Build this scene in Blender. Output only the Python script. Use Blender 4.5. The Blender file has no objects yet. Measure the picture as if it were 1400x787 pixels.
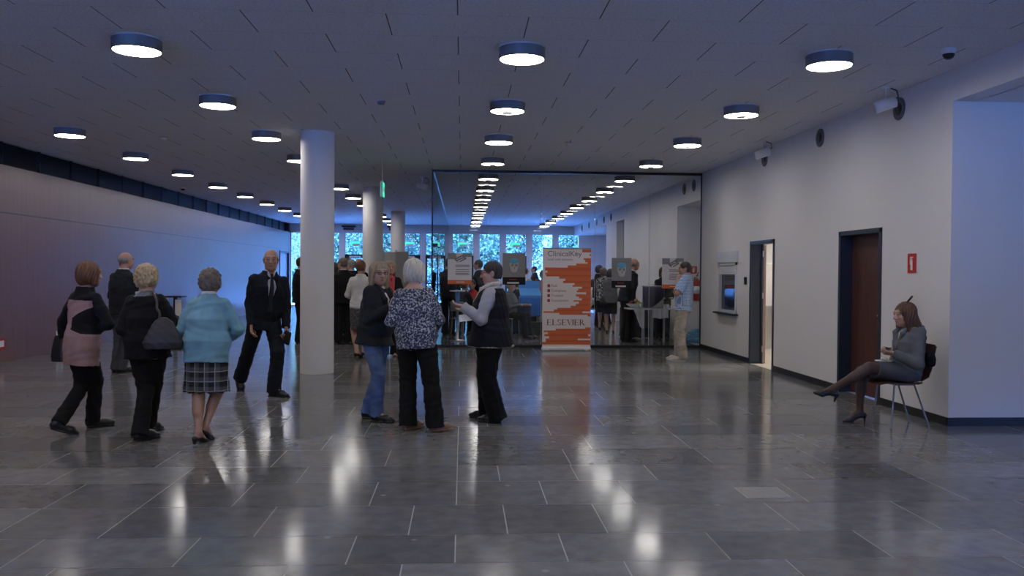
import bpy, math, random
import numpy as np
from mathutils import Vector, Matrix
random.seed(7); rng = np.random.default_rng(7)
SC = bpy.context.scene; COL = SC.collection
PI = math.pi
# ------------------------------------------------------------------ camera
FPX, YAW, PIT, ROL = 1161.7, 0.0584, -0.0177, 0.0071
CAM = np.array([0, 0, 1.5])
fw = np.array([math.sin(YAW)*math.cos(PIT), math.cos(YAW)*math.cos(PIT), math.sin(PIT)])
r0 = np.array([math.cos(YAW), -math.sin(YAW), 0]); u0 = np.cross(r0, fw)
rt = math.cos(ROL)*r0 + math.sin(ROL)*u0; up = -math.sin(ROL)*r0 + math.cos(ROL)*u0
cam = bpy.data.cameras.new('camera'); camo = bpy.data.objects.new('camera', cam); COL.objects.link(camo)
cam.sensor_width = 36; cam.lens = FPX*36/1400; cam.clip_end = 300
camo.matrix_world = Matrix(((rt[0], up[0], -fw[0], 0), (rt[1], up[1], -fw[1], 0), (rt[2], up[2], -fw[2], 1.5), (0, 0, 0, 1)))
SC.camera = camo
# ------------------------------------------------------------------ light and exposure
SC.view_settings.view_transform = 'Standard'; SC.view_settings.look = 'None'
SC.view_settings.gamma = 1; SC.view_settings.use_curve_mapping = False
SC.view_settings.exposure = 0.92
LAMP_W, SKY_W, SKY_C = 16.0, 62.0, (0.11, 0.30, 1.0)
LAMP_C = (1.0, 0.95, 0.905)
w = bpy.data.worlds.new('dusk_sky'); SC.world = w; w.use_nodes = True
nt = w.node_tree; bg = nt.nodes['Background']
tc = nt.nodes.new('ShaderNodeTexCoord'); sp = nt.nodes.new('ShaderNodeSeparateXYZ'); cr = nt.nodes.new('ShaderNodeValToRGB')
nt.links.new(tc.outputs['Generated'], sp.inputs[0]); nt.links.new(sp.outputs[2], cr.inputs[0]); nt.links.new(cr.outputs[0], bg.inputs[0])
cr.color_ramp.elements[0].position = 0.17; cr.color_ramp.elements[0].color = (0.0045, 0.0085, 0.0090, 1)
cr.color_ramp.elements[1].position = 0.42; cr.color_ramp.elements[1].color = (*SKY_C, 1)
bg.inputs[1].default_value = SKY_W
SC.cycles.max_bounces = 10; SC.cycles.transparent_max_bounces = 24; SC.cycles.diffuse_bounces = 5; SC.cycles.glossy_bounces = 5
SC.cycles.sample_clamp_indirect = 4.0; SC.cycles.caustics_reflective = False; SC.cycles.caustics_refractive = False
# ------------------------------------------------------------------ room measures
H, RX, LX, YF, YG, Y0 = 3.554, 4.86, -7.393, 37.05, 17.09, -7.0
YC = 8.21                       # corner where the white wall turns

def ray(px, py):
    a, b = px-700, py-393.5
    d = fw + rt*(a/FPX) - up*(b/FPX)
    return d
def at(px, py, Y):              # point at depth Y
    d = ray(px, py); return CAM + d*(Y/d[1])
def at_x(px, py, X): d = ray(px, py); return CAM + d*(X/d[0])
def at_z(px, py, Z): d = ray(px, py); return CAM + d*((Z-1.5)/d[2])

# ------------------------------------------------------------------ materials
MATS = {}
def lin(c):
    return tuple((x/12.92 if x <= .04045 else ((x+.055)/1.055)**2.4) for x in c)
def mat(name, col, rough=.6, metal=0, spec=.5, emit=None, es=0, bump=0, bscale=40, var=0, vscale=8, srgb=False, coat=0):
    if name in MATS: return MATS[name]
    m = bpy.data.materials.new(name); m.use_nodes = True; MATS[name] = m
    n = m.node_tree.nodes; l = m.node_tree.links; b = n['Principled BSDF']
    if srgb: col = lin(col)
    b.inputs['Base Color'].default_value = (*col, 1); b.inputs['Roughness'].default_value = rough
    b.inputs['Metallic'].default_value = metal; b.inputs['Specular IOR Level'].default_value = spec
    b.inputs['Coat Weight'].default_value = coat
    if emit: b.inputs['Emission Color'].default_value = (*emit, 1); b.inputs['Emission Strength'].default_value = es
    if var or bump:
        t = n.new('ShaderNodeTexCoord'); z = n.new('ShaderNodeTexNoise'); l.new(t.outputs['Object'], z.inputs['Vector'])
        z.inputs['Scale'].default_value = vscale; z.inputs['Detail'].default_value = 4
        if var:
            r = n.new('ShaderNodeValToRGB'); l.new(z.outputs['Fac'], r.inputs[0]); l.new(r.outputs[0], b.inputs['Base Color'])
            r.color_ramp.elements[0].position = .3; r.color_ramp.elements[1].position = .7
            r.color_ramp.elements[0].color = (*[max(0, c*(1-var)) for c in col], 1); r.color_ramp.elements[1].color = (*[min(1, c*(1+var)) for c in col], 1)
        if bump:
            z2 = n.new('ShaderNodeTexNoise'); z2.inputs['Scale'].default_value = bscale; l.new(t.outputs['Object'], z2.inputs['Vector'])
            bp = n.new('ShaderNodeBump'); bp.inputs['Strength'].default_value = bump; bp.inputs['Distance'].default_value = .01
            l.new(z2.outputs['Fac'], bp.inputs['Height']); l.new(bp.outputs[0], b.inputs['Normal'])
    return m
class NB:                       # small node builder
    def __init__(s, name):
        s.m = bpy.data.materials.new(name); s.m.use_nodes = True; MATS[name] = s.m
        s.n = s.m.node_tree.nodes; s.l = s.m.node_tree.links; s.b = s.n['Principled BSDF']
        s.tc = s.n.new('ShaderNodeTexCoord'); s.obj = s.tc.outputs['Object']
    def xyz(s):
        q = s.n.new('ShaderNodeSeparateXYZ'); s.l.new(s.obj, q.inputs[0]); return q.outputs
    def math(s, op, a, b=None, c=None):
        q = s.n.new('ShaderNodeMath'); q.operation = op
        for i, v in enumerate((a, b, c)):
            if v is None: continue
            if isinstance(v, (int, float)): q.inputs[i].default_value = v
            else: s.l.new(v, q.inputs[i])
        return q.outputs[0]
    def noise(s, scale, detail=4, vec=None, st=None):
        q = s.n.new('ShaderNodeTexNoise'); q.inputs['Scale'].default_value = scale; q.inputs['Detail'].default_value = detail
        v = vec or s.obj
        if st:
            mp = s.n.new('ShaderNodeMapping'); mp.inputs['Scale'].default_value = st; s.l.new(v, mp.inputs[0]); v = mp.outputs[0]
        s.l.new(v, q.inputs['Vector']); return q.outputs['Fac']
    def voro(s, scale, feature='F1'):
        q = s.n.new('ShaderNodeTexVoronoi'); q.feature = feature; q.inputs['Scale'].default_value = scale; s.l.new(s.obj, q.inputs['Vector']); return q.outputs['Distance']
    def ramp(s, f, stops, const=False):
        q = s.n.new('ShaderNodeValToRGB'); s.l.new(f, q.inputs[0]); e = q.color_ramp.elements
        if const: q.color_ramp.interpolation = 'CONSTANT'
        while len(e) < len(stops): e.new(.5)
        for i, (p, c) in enumerate(stops): e[i].position = p; e[i].color = (*c, 1) if len(c) == 3 else c
        return q.outputs[0]
    def mix(s, f, a, b, mode='MIX'):
        q = s.n.new('ShaderNodeMix'); q.data_type = 'RGBA'; q.blend_type = mode
        for i, v in ((0, f), (6, a), (7, b)):
            if isinstance(v, (int, float)): q.inputs[i].default_value = v
            elif isinstance(v, tuple): q.inputs[i].default_value = (*v, 1)
            else: s.l.new(v, q.inputs[i])
        return q.outputs[2]
    def bump(s, h, st=.3, d=.01):
        q = s.n.new('ShaderNodeBump'); q.inputs['Strength'].default_value = st; q.inputs['Distance'].default_value = d
        s.l.new(h, q.inputs['Height']); s.l.new(q.outputs[0], s.b.inputs['Normal'])
    def col(s, c): s.l.new(c, s.b.inputs['Base Color']) if not isinstance(c, tuple) else setattr(s.b.inputs['Base Color'], 'default_value', (*c, 1))
    def rough(s, r):
        if isinstance(r, (int, float)): s.b.inputs['Roughness'].default_value = r
        else: s.l.new(r, s.b.inputs['Roughness'])

# stone floor: one tone per slab from a mesh attribute, flecks and scuffs from noise
q = NB('polished_stone'); at_ = q.n.new('ShaderNodeAttribute'); at_.attribute_name = 'tone'
n1 = q.noise(9, 6); n2 = q.noise(60, 3); n3 = q.noise(1.3, 3)
base = q.ramp(n1, [(.3, (.135, .134, .135)), (.7, (.205, .203, .203))])
base = q.mix(1.0, base, at_.outputs['Color'], 'MULTIPLY')
fleck = q.ramp(q.math('SUBTRACT', 1, q.voro(2.6)), [(.93, (0, 0, 0)), (.965, (1, 1, 1))])
base = q.mix(fleck, base, (.32, .32, .30))
base = q.mix(q.ramp(n2, [(.62, (0, 0, 0)), (.75, (.35, .35, .35))]), base, (.085, .085, .085))
q.col(base); q.rough(q.math('MULTIPLY_ADD', n3, .16, .06)); q.b.inputs['Specular IOR Level'].default_value = .27
# ceiling of wood-wool boards: short open joints along the room, faint ones across it
q = NB('ceiling_board'); X, Y, Z = q.xyz()
row = q.math('FLOOR', q.math('DIVIDE', q.math('ADD', Y, 30*.62-7.46), .62))
fx = q.math('FRACT', q.math('ADD', q.math('DIVIDE', q.math('ADD', X, .05+30*1.143), 1.143), q.math('MULTIPLY', q.math('MODULO', row, 2), .5)))
dx = q.math('MULTIPLY', q.math('MINIMUM', fx, q.math('SUBTRACT', 1, fx)), 1.143)
fy = q.math('FRACT', q.math('DIVIDE', q.math('ADD', Y, 30*.62-7.46), .62))
dy = q.math('MULTIPLY', q.math('MINIMUM', fy, q.math('SUBTRACT', 1, fy)), .62)
j1 = q.math('LESS_THAN', dx, .0045); j2 = q.math('MULTIPLY', q.math('LESS_THAN', dy, .004), .25)
j = q.math('MAXIMUM', j1, j2)
nn = q.noise(45, 5); c = q.ramp(nn, [(.3, (.66, .66, .68)), (.7, (.84, .84, .86))])
q.col(q.mix(j, c, (.07, .07, .075))); q.rough(.95); q.bump(nn, .6, .01)
# dark wood panels of the long left wall
q = NB('wood_panel'); X, Y, Z = q.xyz()
f = q.math('FRACT', q.math('DIVIDE', q.math('ADD', Y, 40), 1.22)); d = q.math('MULTIPLY', q.math('MINIMUM', f, q.math('SUBTRACT', 1, f)), 1.22)
cell = q.n.new('ShaderNodeTexWhiteNoise'); cell.noise_dimensions = '1D'; q.l.new(q.math('FLOOR', q.math('DIVIDE', q.math('ADD', Y, 40), 1.22)), cell.inputs['W'])
g = q.noise(3, 6, st=(20, 14, .35))
c = q.ramp(g, [(.25, (.15, .070, .066)), (.75, (.225, .108, .098))])
c = q.mix(q.math('MULTIPLY', cell.outputs['Value'], .35), c, (.15, .07, .07))
jz = q.math('LESS_THAN', q.math('ABSOLUTE', q.math('SUBTRACT', Z, 2.415)), .010)
c = q.mix(q.math('MAXIMUM', jz, q.math('MULTIPLY', q.math('LESS_THAN', d, .003), .5)), c, (.01, .006, .006))
q.col(c); q.rough(.36); q.b.inputs['Specular IOR Level'].default_value = .7; q.b.inputs['Coat Weight'].default_value = .45; q.b.inputs['Coat Roughness'].default_value = .28
q = NB('door_wood'); c = q.ramp(q.noise(4, 6, st=(14, 14, .5)), [(.25, (.060, .020, .014)), (.75, (.115, .042, .028))]); q.col(c); q.rough(.45)
# glass panes
def glass(name, tint, ior=1.45, boost=1.0):
    m = bpy.data.materials.new(name); m.use_nodes = True; MATS[name] = m; n = m.node_tree.nodes; l = m.node_tree.links
    n.remove(n['Principled BSDF']); o = n['Material Output']
    t = n.new('ShaderNodeBsdfTransparent'); t.inputs[0].default_value = (*tint, 1); g = n.new('ShaderNodeBsdfGlossy'); g.inputs['Roughness'].default_value = .0
    f = n.new('ShaderNodeFresnel'); f.inputs[0].default_value = ior; x = n.new('ShaderNodeMixShader')
    mm = n.new('ShaderNodeMath'); mm.operation = 'MULTIPLY'; mm.inputs[1].default_value = boost; l.new(f.outputs[0], mm.inputs[0])
    l.new(mm.outputs[0], x.inputs[0]); l.new(t.outputs[0], x.inputs[1]); l.new(g.outputs[0], x.inputs[2]); l.new(x.outputs[0], o.inputs[0]); return m
glass('partition_glass', (.975, .985, .985)); glass('window_glass', (.90, .96, .97))
mat('white_paint', (.78, .76, .75), .75, bump=.05, bscale=120); mat('far_white', (.70, .70, .70), .7)
mat('black_base', (.012, .012, .014), .4); mat('grout', (.42, .41, .40), .8)
mat('black_metal', (.012, .012, .016), .4, .2); mat('navy_frame', (.018, .028, .05), .4); mat('dark_frame', (.012, .02, .04), .35)
mat('lamp_grey', (.16, .165, .18), .45); mat('lamp_trim', (.55, .55, .56), .4)
mat('diffuser', (.9, .9, .9), .5, emit=LAMP_C, es=LAMP_W); mat('lamp_cap', (.42, .42, .43), .5)
mat('white_plastic', (.75, .75, .75), .4); mat('grey_plastic', (.35, .36, .38), .5); mat('black_plastic', (.01, .01, .012), .3)
mat('chrome', (.25, .25, .26), .35, 1); mat('steel', (.5, .5, .5), .35, 1); mat('red_sign', (.55, .02, .02), .4); mat('red_enamel', (.42, .012, .010), .3)
mat('white_sign', (.8, .8, .8), .5); mat('green_sign', (.02, .42, .25), .4, emit=(.05, .9, .55), es=.6); mat('blind_white', (.62, .63, .66), .5)
mat('paper_white', (.80, .79, .77), .6); mat('cyan_edge', (.25, .62, .65), .3); mat('rubber', (.02, .02, .02), .7)

# ------------------------------------------------------------------ mesh helpers
def link(name, me, parent=None):
    o = bpy.data.objects.new(name, me); COL.objects.link(o)
    if parent is not None: o.parent = parent
    return o
def tag(o, label=None, cat=None, group=None, kind=None):
    if label: o['label'] = label
    if cat: o['category'] = cat
    if group: o['group'] = group
    if kind: o['kind'] = kind
    return o
def empty(name, loc, rz=0):
    o = bpy.data.objects.new(name, None); COL.objects.link(o); o.location = loc; o.rotation_euler = (0, 0, rz); o.empty_display_size = .1; return o
class MB:
    def __init__(s): s.v = []; s.f = []; s.m = []; s.sm = []
    def add(s, vs, fs, mi=0, smooth=False):
        k = len(s.v); s.v += [tuple(map(float, a)) for a in vs]
        for f in fs: s.f.append([k+i for i in f]); s.m.append(mi); s.sm.append(smooth)
        return s
    def box(s, lo, hi, mi=0):
        x0, y0, z0 = lo; x1, y1, z1 = hi
        return s.add([(x0,y0,z0),(x1,y0,z0),(x1,y1,z0),(x0,y1,z0),(x0,y0,z1),(x1,y0,z1),(x1,y1,z1),(x0,y1,z1)],
                     [(0,3,2,1),(4,5,6,7),(0,1,5,4),(1,2,6,5),(2,3,7,6),(3,0,4,7)], mi)
    def rbox(s, lo, hi, r, mi=0):          # box with chamfered edges
        lo = np.array(lo, float); hi = np.array(hi, float); c = (lo+hi)/2; h = (hi-lo)/2; r = min(r, *(h*.9))
        vs = []; idx = {}
        for sx in (-1, 1):
            for sy in (-1, 1):
                for sz in (-1, 1):
                    sg = np.array([sx, sy, sz])
                    for ax in range(3):
                        q = h.copy()-r; q[ax] += r; idx[(sx, sy, sz, ax)] = len(vs); vs.append(c+sg*q)
        fs = []
        def I(sg, ax): return idx[(sg[0], sg[1], sg[2], ax)]
        for ax in range(3):
            a, b = (ax+1) % 3, (ax+2) % 3
            for sg0 in (-1, 1):
                ring = []
                for sa, sb in ((-1,-1),(1,-1),(1,1),(-1,1)):
                    g = [0,0,0]; g[ax] = sg0; g[a] = sa; g[b] = sb; ring.append(I(g, ax))
                fs.append(ring if sg0 > 0 else ring[::-1])
            for sa in (-1, 1):
                for sb in (-1, 1):
                    g0 = [0,0,0]; g1 = [0,0,0]; g0[ax] = -1; g1[ax] = 1
                    for g in (g0, g1): g[a] = sa; g[b] = sb
                    quad = [I(g0, a), I(g1, a), I(g1, b), I(g0, b)]; fs.append(quad if sa*sb > 0 else quad[::-1])
        for sx in (-1, 1):
            for sy in (-1, 1):
                for sz in (-1, 1):
                    t = [I((sx,sy,sz), 0), I((sx,sy,sz), 1), I((sx,sy,sz), 2)]; fs.append(t if sx*sy*sz > 0 else t[::-1])
        return s.add(vs, fs, mi)
    def tube(s, pts, rad, n=12, mi=0, caps=True):
        pts = [np.array(p, float) for p in pts]; rad = rad if hasattr(rad, '__len__') else [rad]*len(pts)
        vs = []; prev = None
        for i, p in enumerate(pts):
            d = pts[min(i+1, len(pts)-1)]-pts[max(i-1, 0)]; d = d/(np.linalg.norm(d)+1e-9)
            if prev is None:
                a = np.array([0, 0, 1.]) if abs(d[2]) < .9 else np.array([1., 0, 0]); u = np.cross(a, d)
            else: u = prev-d*(prev@d)
            u = u/np.linalg.norm(u); prev = u; v = np.cross(d, u)
            for k in range(n): t = 2*PI*k/n; vs.append(p+rad[i]*(u*math.cos(t)+v*math.sin(t)))
        fs = []
        for i in range(len(pts)-1):
            for k in range(n): fs.append((i*n+k, i*n+(k+1) % n, (i+1)*n+(k+1) % n, (i+1)*n+k))
        s.add(vs, fs, mi, True)
        if caps:
            s.add(vs[:n], [list(range(n))[::-1]], mi); s.add(vs[-n:], [list(range(n))], mi)
        return s
    def lathe(s, prof, c=(0, 0, 0), n=24, mi=0, axis='z', smooth=True):   # prof: list of (r, h)
        vs = []
        for r, h in prof:
            for k in range(n):
                t = 2*PI*k/n; a, b = r*math.cos(t), r*math.sin(t)
                p = (a, b, h) if axis == 'z' else ((h, a, b) if axis == 'x' else (b, h, a)); vs.append((p[0]+c[0], p[1]+c[1], p[2]+c[2]))
        fs = []
        for i in range(len(prof)-1):
            for k in range(n): fs.append((i*n+k, i*n+(k+1) % n, (i+1)*n+(k+1) % n, (i+1)*n+k))
        return s.add(vs, fs, mi, smooth)
    def disc(s, c, r, n=24, mi=0, axis='z', flip=False):
        vs = []
        for k in range(n):
            t = 2*PI*k/n; a, b = r*math.cos(t), r*math.sin(t)
            p = (a, b, 0) if axis == 'z' else ((0, a, b) if axis == 'x' else (b, 0, a)); vs.append((p[0]+c[0], p[1]+c[1], p[2]+c[2]))
        return s.add(vs, [list(range(n))[::-1] if flip else list(range(n))], mi)
    def prism(s, poly, axis, h0, h1, mi=0):      # poly in the two other axes, extruded along axis
        n = len(poly); vs = []
        for h in (h0, h1):
            for a, b in poly:
                vs.append((h, a, b) if axis == 'x' else ((a, h, b) if axis == 'y' else (a, b, h)))
        fs = [list(range(n))[::-1], [n+i for i in range(n)]]+[(i, (i+1) % n, n+(i+1) % n, n+i) for i in range(n)]
        return s.add(vs, fs, mi)
    def build(s, name, mats, parent=None, loc=None):
        me = bpy.data.meshes.new(name); me.from_pydata(s.v, [], s.f)
        for m in (mats if isinstance(mats, (list, tuple)) else [mats]): me.materials.append(MATS[m] if isinstance(m, str) else m)
        me.polygons.foreach_set('material_index', s.m); me.polygons.foreach_set('use_smooth', s.sm); me.update()
        o = link(name, me, parent)
        if loc is not None: o.location = loc
        return o
def struct(o, label=None, cat=None): return tag(o, label, cat, kind='structure')
def text_part(name, body, size, mat_, parent, loc, rot=(PI/2, 0, 0), depth=.0015, shear=0, spacing=1.0, sx=1.0, align='LEFT'):
    cu = bpy.data.curves.new('lettering', 'FONT'); cu.body = body; cu.size = size; cu.extrude = depth; cu.shear = shear; cu.space_character = spacing; cu.align_x = align
    tmp = bpy.data.objects.new('tmp', cu); COL.objects.link(tmp)
    dg = bpy.context.evaluated_depsgraph_get(); me = bpy.data.meshes.new_from_object(tmp.evaluated_get(dg)); bpy.data.objects.remove(tmp)
    me.materials.clear(); me.materials.append(MATS[mat_]); o = link(name, me, parent); o.location = loc; o.rotation_euler = rot; o.scale = (sx, 1, 1); return o
def copy_tree(o, parent=None):
    c = o.copy(); COL.objects.link(c)
    if parent is not None: c.parent = parent
    for ch in list(o.children): copy_tree(ch, c)
    return c
ORD = ['first', 'second', 'third', 'fourth', 'fifth', 'sixth', 'seventh', 'eighth', 'ninth', 'tenth', 'eleventh', 'twelfth', 'thirteenth', 'fourteenth', 'fifteenth', 'sixteenth']
# ------------------------------------------------------------------ floor: slabs on a 0.287 m module, rows of three depths
cyc = [.48, .62, .62, .50, .61, .61]
ys = [4.37]; i = 0
while ys[-1] < YF-.3: ys.append(ys[-1]+cyc[i % 6]); i += 1
ys[-1] = YF
pre = [4.37]; i = 5
while pre[-1] > Y0: pre.append(pre[-1]-cyc[i % 6]); i -= 1
ys = pre[::-1]+ys[1:]
known = {4.37: [-3.2, -2.31, -1.46, -.59, -.03, .56, 1.42, 2.3, 3.15], 4.85: [-3.77, -2.63, -2.03, -1.17, -.30, .27, .85, 1.99, 2.85, 3.7],
         5.47: [-3.5, -2.62, -2.03, -1.46, -.59, -.03, .56, 1.14, 2.3, 3.4], 6.09: [-3.8, -2.9, -2.03, -1.17, -.03, .28, .85, 1.43, 2.6, 3.4],
         6.59: [-3.2, -2.33, -1.46, -.59, -.03, .86, 2.0, 2.9], 3.75: [-3., -2.03, -.87, -.30, .85, 1.71, 2.9]}
fl = MB(); tones = []
XS1 = 9.5
for a, b in zip(ys[:-1], ys[1:]):
    xe = XS1 if a < YC else RX+.1
    key = min(known, key=lambda k: abs(k-a))
    if abs(key-a) < .02:
        xs = [x for x in known[key]]
    else:
        xs = [-.03]; 
    while xs[-1] < xe-.9: xs.append(xs[-1]+.287*random.choice([3, 3, 4, 4, 5]))
    xs.sort()
    while xs[0] > LX+.9: xs.insert(0, xs[0]-.287*random.choice([3, 3, 4, 4, 5]))
    if abs(key-a) >= .02 and a > 8.2:      # breaks the long joint further in
        o_ = .287*random.choice([0, 1, 2]); xs = [x+o_ for x in xs]
    xs = [LX]+[x for x in xs if LX+.15 < x < xe-.15]+[xe]
    for c, d in zip(xs[:-1], xs[1:]):
        g = .0035
        fl.add([(c+g, a+g, 0), (d-g, a+g, 0), (d-g, b-g, 0), (c+g, b-g, 0)], [(0, 1, 2, 3)])
        tones.append(random.uniform(.72, 1.22))
nT = len(fl.f)
fl.box((LX-.3, Y0, -.2), (XS1, YF+.3, -.0015), 1)
fo = struct(fl.build('floor', ['polished_stone', 'grout']))
ca = fo.data.attributes.new('tone', 'FLOAT_COLOR', 'FACE')
buf = np.ones((len(fl.f), 4), np.float32)
for k, t in enumerate(tones): buf[k, :3] = (t, t, t*random.uniform(.98, 1.04))
ca.data.foreach_set('color', buf.ravel())
# ------------------------------------------------------------------ ceiling
struct(MB().box((LX-.3, Y0, H), (RX+.3, YF+.3, H+.25)).build('ceiling', 'ceiling_board'))
struct(MB().box((RX+.25, Y0, 3.24), (XS1, YC+.2, 3.6)).build('ceiling_side', 'white_paint'))
# ------------------------------------------------------------------ long wood wall with slot grille under the ceiling
DY0, DY1, DZ = 34.9, 36.75, 2.34
struct(MB().box((LX-.25, Y0, 0), (LX, DY0, 3.186)).box((LX-.25, DY0, DZ), (LX, DY1, 3.186)).box((LX-.25, DY1, 0), (LX, YF, 3.186)).build('wall_left', 'wood_panel'))
g = empty('ventilation_grille', (LX, 15, 3.186)); tag(g, 'long black slotted ventilation grille between the wood wall and the ceiling', 'grille')
MB().box((-.25, Y0-15, 0), (-.08, YF-15, H-3.186)).build('backing', 'black_metal', g)
m = MB()
for k in range(11):
    z = .014+k*.033; m.add([(-.07, Y0-15, z+.016), (0, Y0-15, z), (0, YF-15, z), (-.07, YF-15, z+.016), (-.07, Y0-15, z+.020), (0, Y0-15, z+.005), (0, YF-15, z+.005), (-.07, YF-15, z+.020)],
        [(0, 1, 2, 3), (7, 6, 5, 4), (1, 5, 6, 2), (0, 4, 5, 1), (3, 2, 6, 7)])
m.build('slats', 'black_metal', g)
for k in range(36): MB().box((-.05, Y0-15+k*1.22+.4, 0), (.002, Y0-15+k*1.22+.415, H-3.186)).build('divider', 'dark_frame', g)
# door at the far end of the wood wall
d = struct(MB().box((LX-.12, DY0, 0), (LX+.02, DY0+.07, DZ)).box((LX-.12, DY1-.07, 0), (LX+.02, DY1, DZ)).box((LX-.12, DY0, DZ-.07), (LX+.02, DY1, DZ)).build('door_3', 'navy_frame'))
MB().box((LX-.1, DY0+.07, .01), (LX-.06, (DY0+DY1)/2-.01, DZ-.07)).box((LX-.1, (DY0+DY1)/2+.01, .01), (LX-.06, DY1-.07, DZ-.07)).build('leaf', mat('pale_blue_door', (.35, .38, .42), .4), d)
MB().tube([(LX-.06, 35.75, 1.05), (LX, 35.75, 1.05), (LX, 35.6, 1.05)], .012).build('handle', 'steel', d)
# ------------------------------------------------------------------ white wall on the right, cut for doors, hatch window and niches
T = .22
d2a, d2b, d1a, d1b, DH = 9.60, 10.72, 13.0, 14.12, 2.06
wa, wb, wz0, wz1 = 14.80, 15.83, .80, 1.72
wr = MB()
def seg(y0, y1, z0=0, z1=H): wr.box((RX, y0, z0), (RX+T, y1, z1))
seg(Y0, YC, 3.24, H); seg(YC, d2a); seg(d2a, d2b, DH); seg(d2b, d1a); seg(d1a, d1b, DH); seg(d1b, wa); seg(wa, wb, 0, wz0); seg(wa, wb, wz1); seg(wb, 17.15)
seg(17.15, 19.07, 3.03); seg(19.07, 25.4); seg(25.4, 26.65, 3.15); seg(26.65, 28.6); seg(28.6, YF, 3.15)
struct(wr.build('wall_right', 'white_paint'))
struct(MB().box((RX+T, YC, 0), (XS1, YC+.2, 3.24)).build('wall_side', 'white_paint'))
nw = MB().box((RX+.9, 17.0, 0), (RX+1.0, 19.2, H)).box((RX+T, 17.0, 0), (RX+.9, 17.15, H)).box((RX+T, 19.07, 0), (RX+.9, 19.2, H)).box((RX+T, 17.15, 3.03), (RX+.9, 19.07, 3.1))
struct(nw.build('wall_niche', 'white_paint'))
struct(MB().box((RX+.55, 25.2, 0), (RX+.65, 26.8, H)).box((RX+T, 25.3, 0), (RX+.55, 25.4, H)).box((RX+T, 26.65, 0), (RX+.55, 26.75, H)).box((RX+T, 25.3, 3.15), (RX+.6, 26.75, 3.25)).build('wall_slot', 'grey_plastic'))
struct(MB().box((RX+1.6, 28.4, 0), (RX+1.7, YF+.1, H)).box((RX+T, 28.4, 0), (RX+1.6, 28.6, H)).box((RX+T, 28.6, 3.15), (RX+1.6, YF, 3.25)).box((RX+T, YF, 0), (RX+1.6, YF+.2, H)).build('wall_alcove', 'white_paint'))
fr_ = MB().box((LX-.25, Y0-.25, 2.95), (XS1+.2, Y0, H+.2)).box((LX-.25, Y0-.25, -.2), (XS1+.2, Y0, .45)).box((-1.7, Y0-.25, .45), (XS1+.2, Y0, 2.95))
for k in range(3): fr_.box((LX-.25+k*2.3, Y0-.25, .45), (LX+.85+k*2.3, Y0, 2.95))
struct(fr_.build('wall_front_unseen', 'far_white'))  # unseen wall added to cut sky light; openings kept clear of the glass reflection
struct(MB().box((XS1, Y0, 0), (XS1+.2, YC+.2, .9)).box((XS1, Y0, 2.6), (XS1+.2, YC+.2, 3.6)).box((XS1, Y0, .9), (XS1+.2, 1.0, 2.6)).box((XS1, 2.5, .9), (XS1+.2, YC+.2, 2.6)).build('wall_east_unseen', 'white_paint'))  # unseen wall added to dim the side space; window sized to light the return wall
bb = MB()
for y0, y1 in ((YC-.012, d2a), (d2b, d1a), (d1b, 17.08)): bb.box((RX-.014, y0, 0), (RX+.01, y1, .085))
struct(bb.build('baseboard_right', 'black_base'))
struct(MB().box((RX-.014, YC-.014, 0), (XS1, YC+.005, .085)).build('baseboard_side', 'black_base'))
def door_frame(name, y0, y1):
    f = MB(); w_ = .055
    for a, b in ((y0, y0+w_), (y1-w_, y1)): f.box((RX-.012, a, 0), (RX+T-.02, b, DH))
    f.box((RX-.012, y0, DH-w_), (RX+T-.02, y1, DH))
    for a, b in ((y0+w_, y0+w_+.03), (y1-w_-.03, y1-w_)): f.box((RX+T-.05, a, 0), (RX+T-.02, b, DH-w_))
    return struct(f.build(name, 'navy_frame'))
d2 = door_frame('door_2', d2a, d2b)
MB().box((RX+.15, d2a+.055, .008), (RX+.195, d2b-.055, DH-.055)).build('leaf', 'door_wood', d2)
MB().tube([(RX+.15, d2a+.14, 1.02), (RX+.09, d2a+.14, 1.02), (RX+.09, d2a+.26, 1.02)], .010).lathe([(.025, 0), (.025, .008), (0, .008)], (RX+.142, d2a+.14, 1.02), 16, 0, 'x').build('handle', 'steel', d2)
d1 = door_frame('door_1', d1a, d1b)
lf = MB(); ang = math.radians(163); hx, hy = RX+T-.02, d1b-.075
u_ = np.array([math.sin(ang), -math.cos(ang)]); v_ = np.array([u_[1], -u_[0]])
def leafpt(a, b): return hx+u_[0]*a+v_[0]*b, hy+u_[1]*a+v_[1]*b
pl = [leafpt(0, 0), leafpt(.95, 0), leafpt(.95, .045), leafpt(0, .045)]
lf.prism(pl, 'z', .01, DH-.06); lfo = lf.build('leaf', 'door_wood', d1)
MB().prism([leafpt(-.004, .0), leafpt(.0, .0), leafpt(0, .045), leafpt(-.004, .045)], 'z', .01, DH-.06).build('leaf_edge', mat('pale_wood', (.48, .33, .25), .5), d1)
for z in (.25, 1.15, 1.85): MB().tube([(hx-.012, hy-.02, z-.05), (hx-.012, hy-.02, z+.05)], .011).build('hinge', 'steel', d1)
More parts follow.
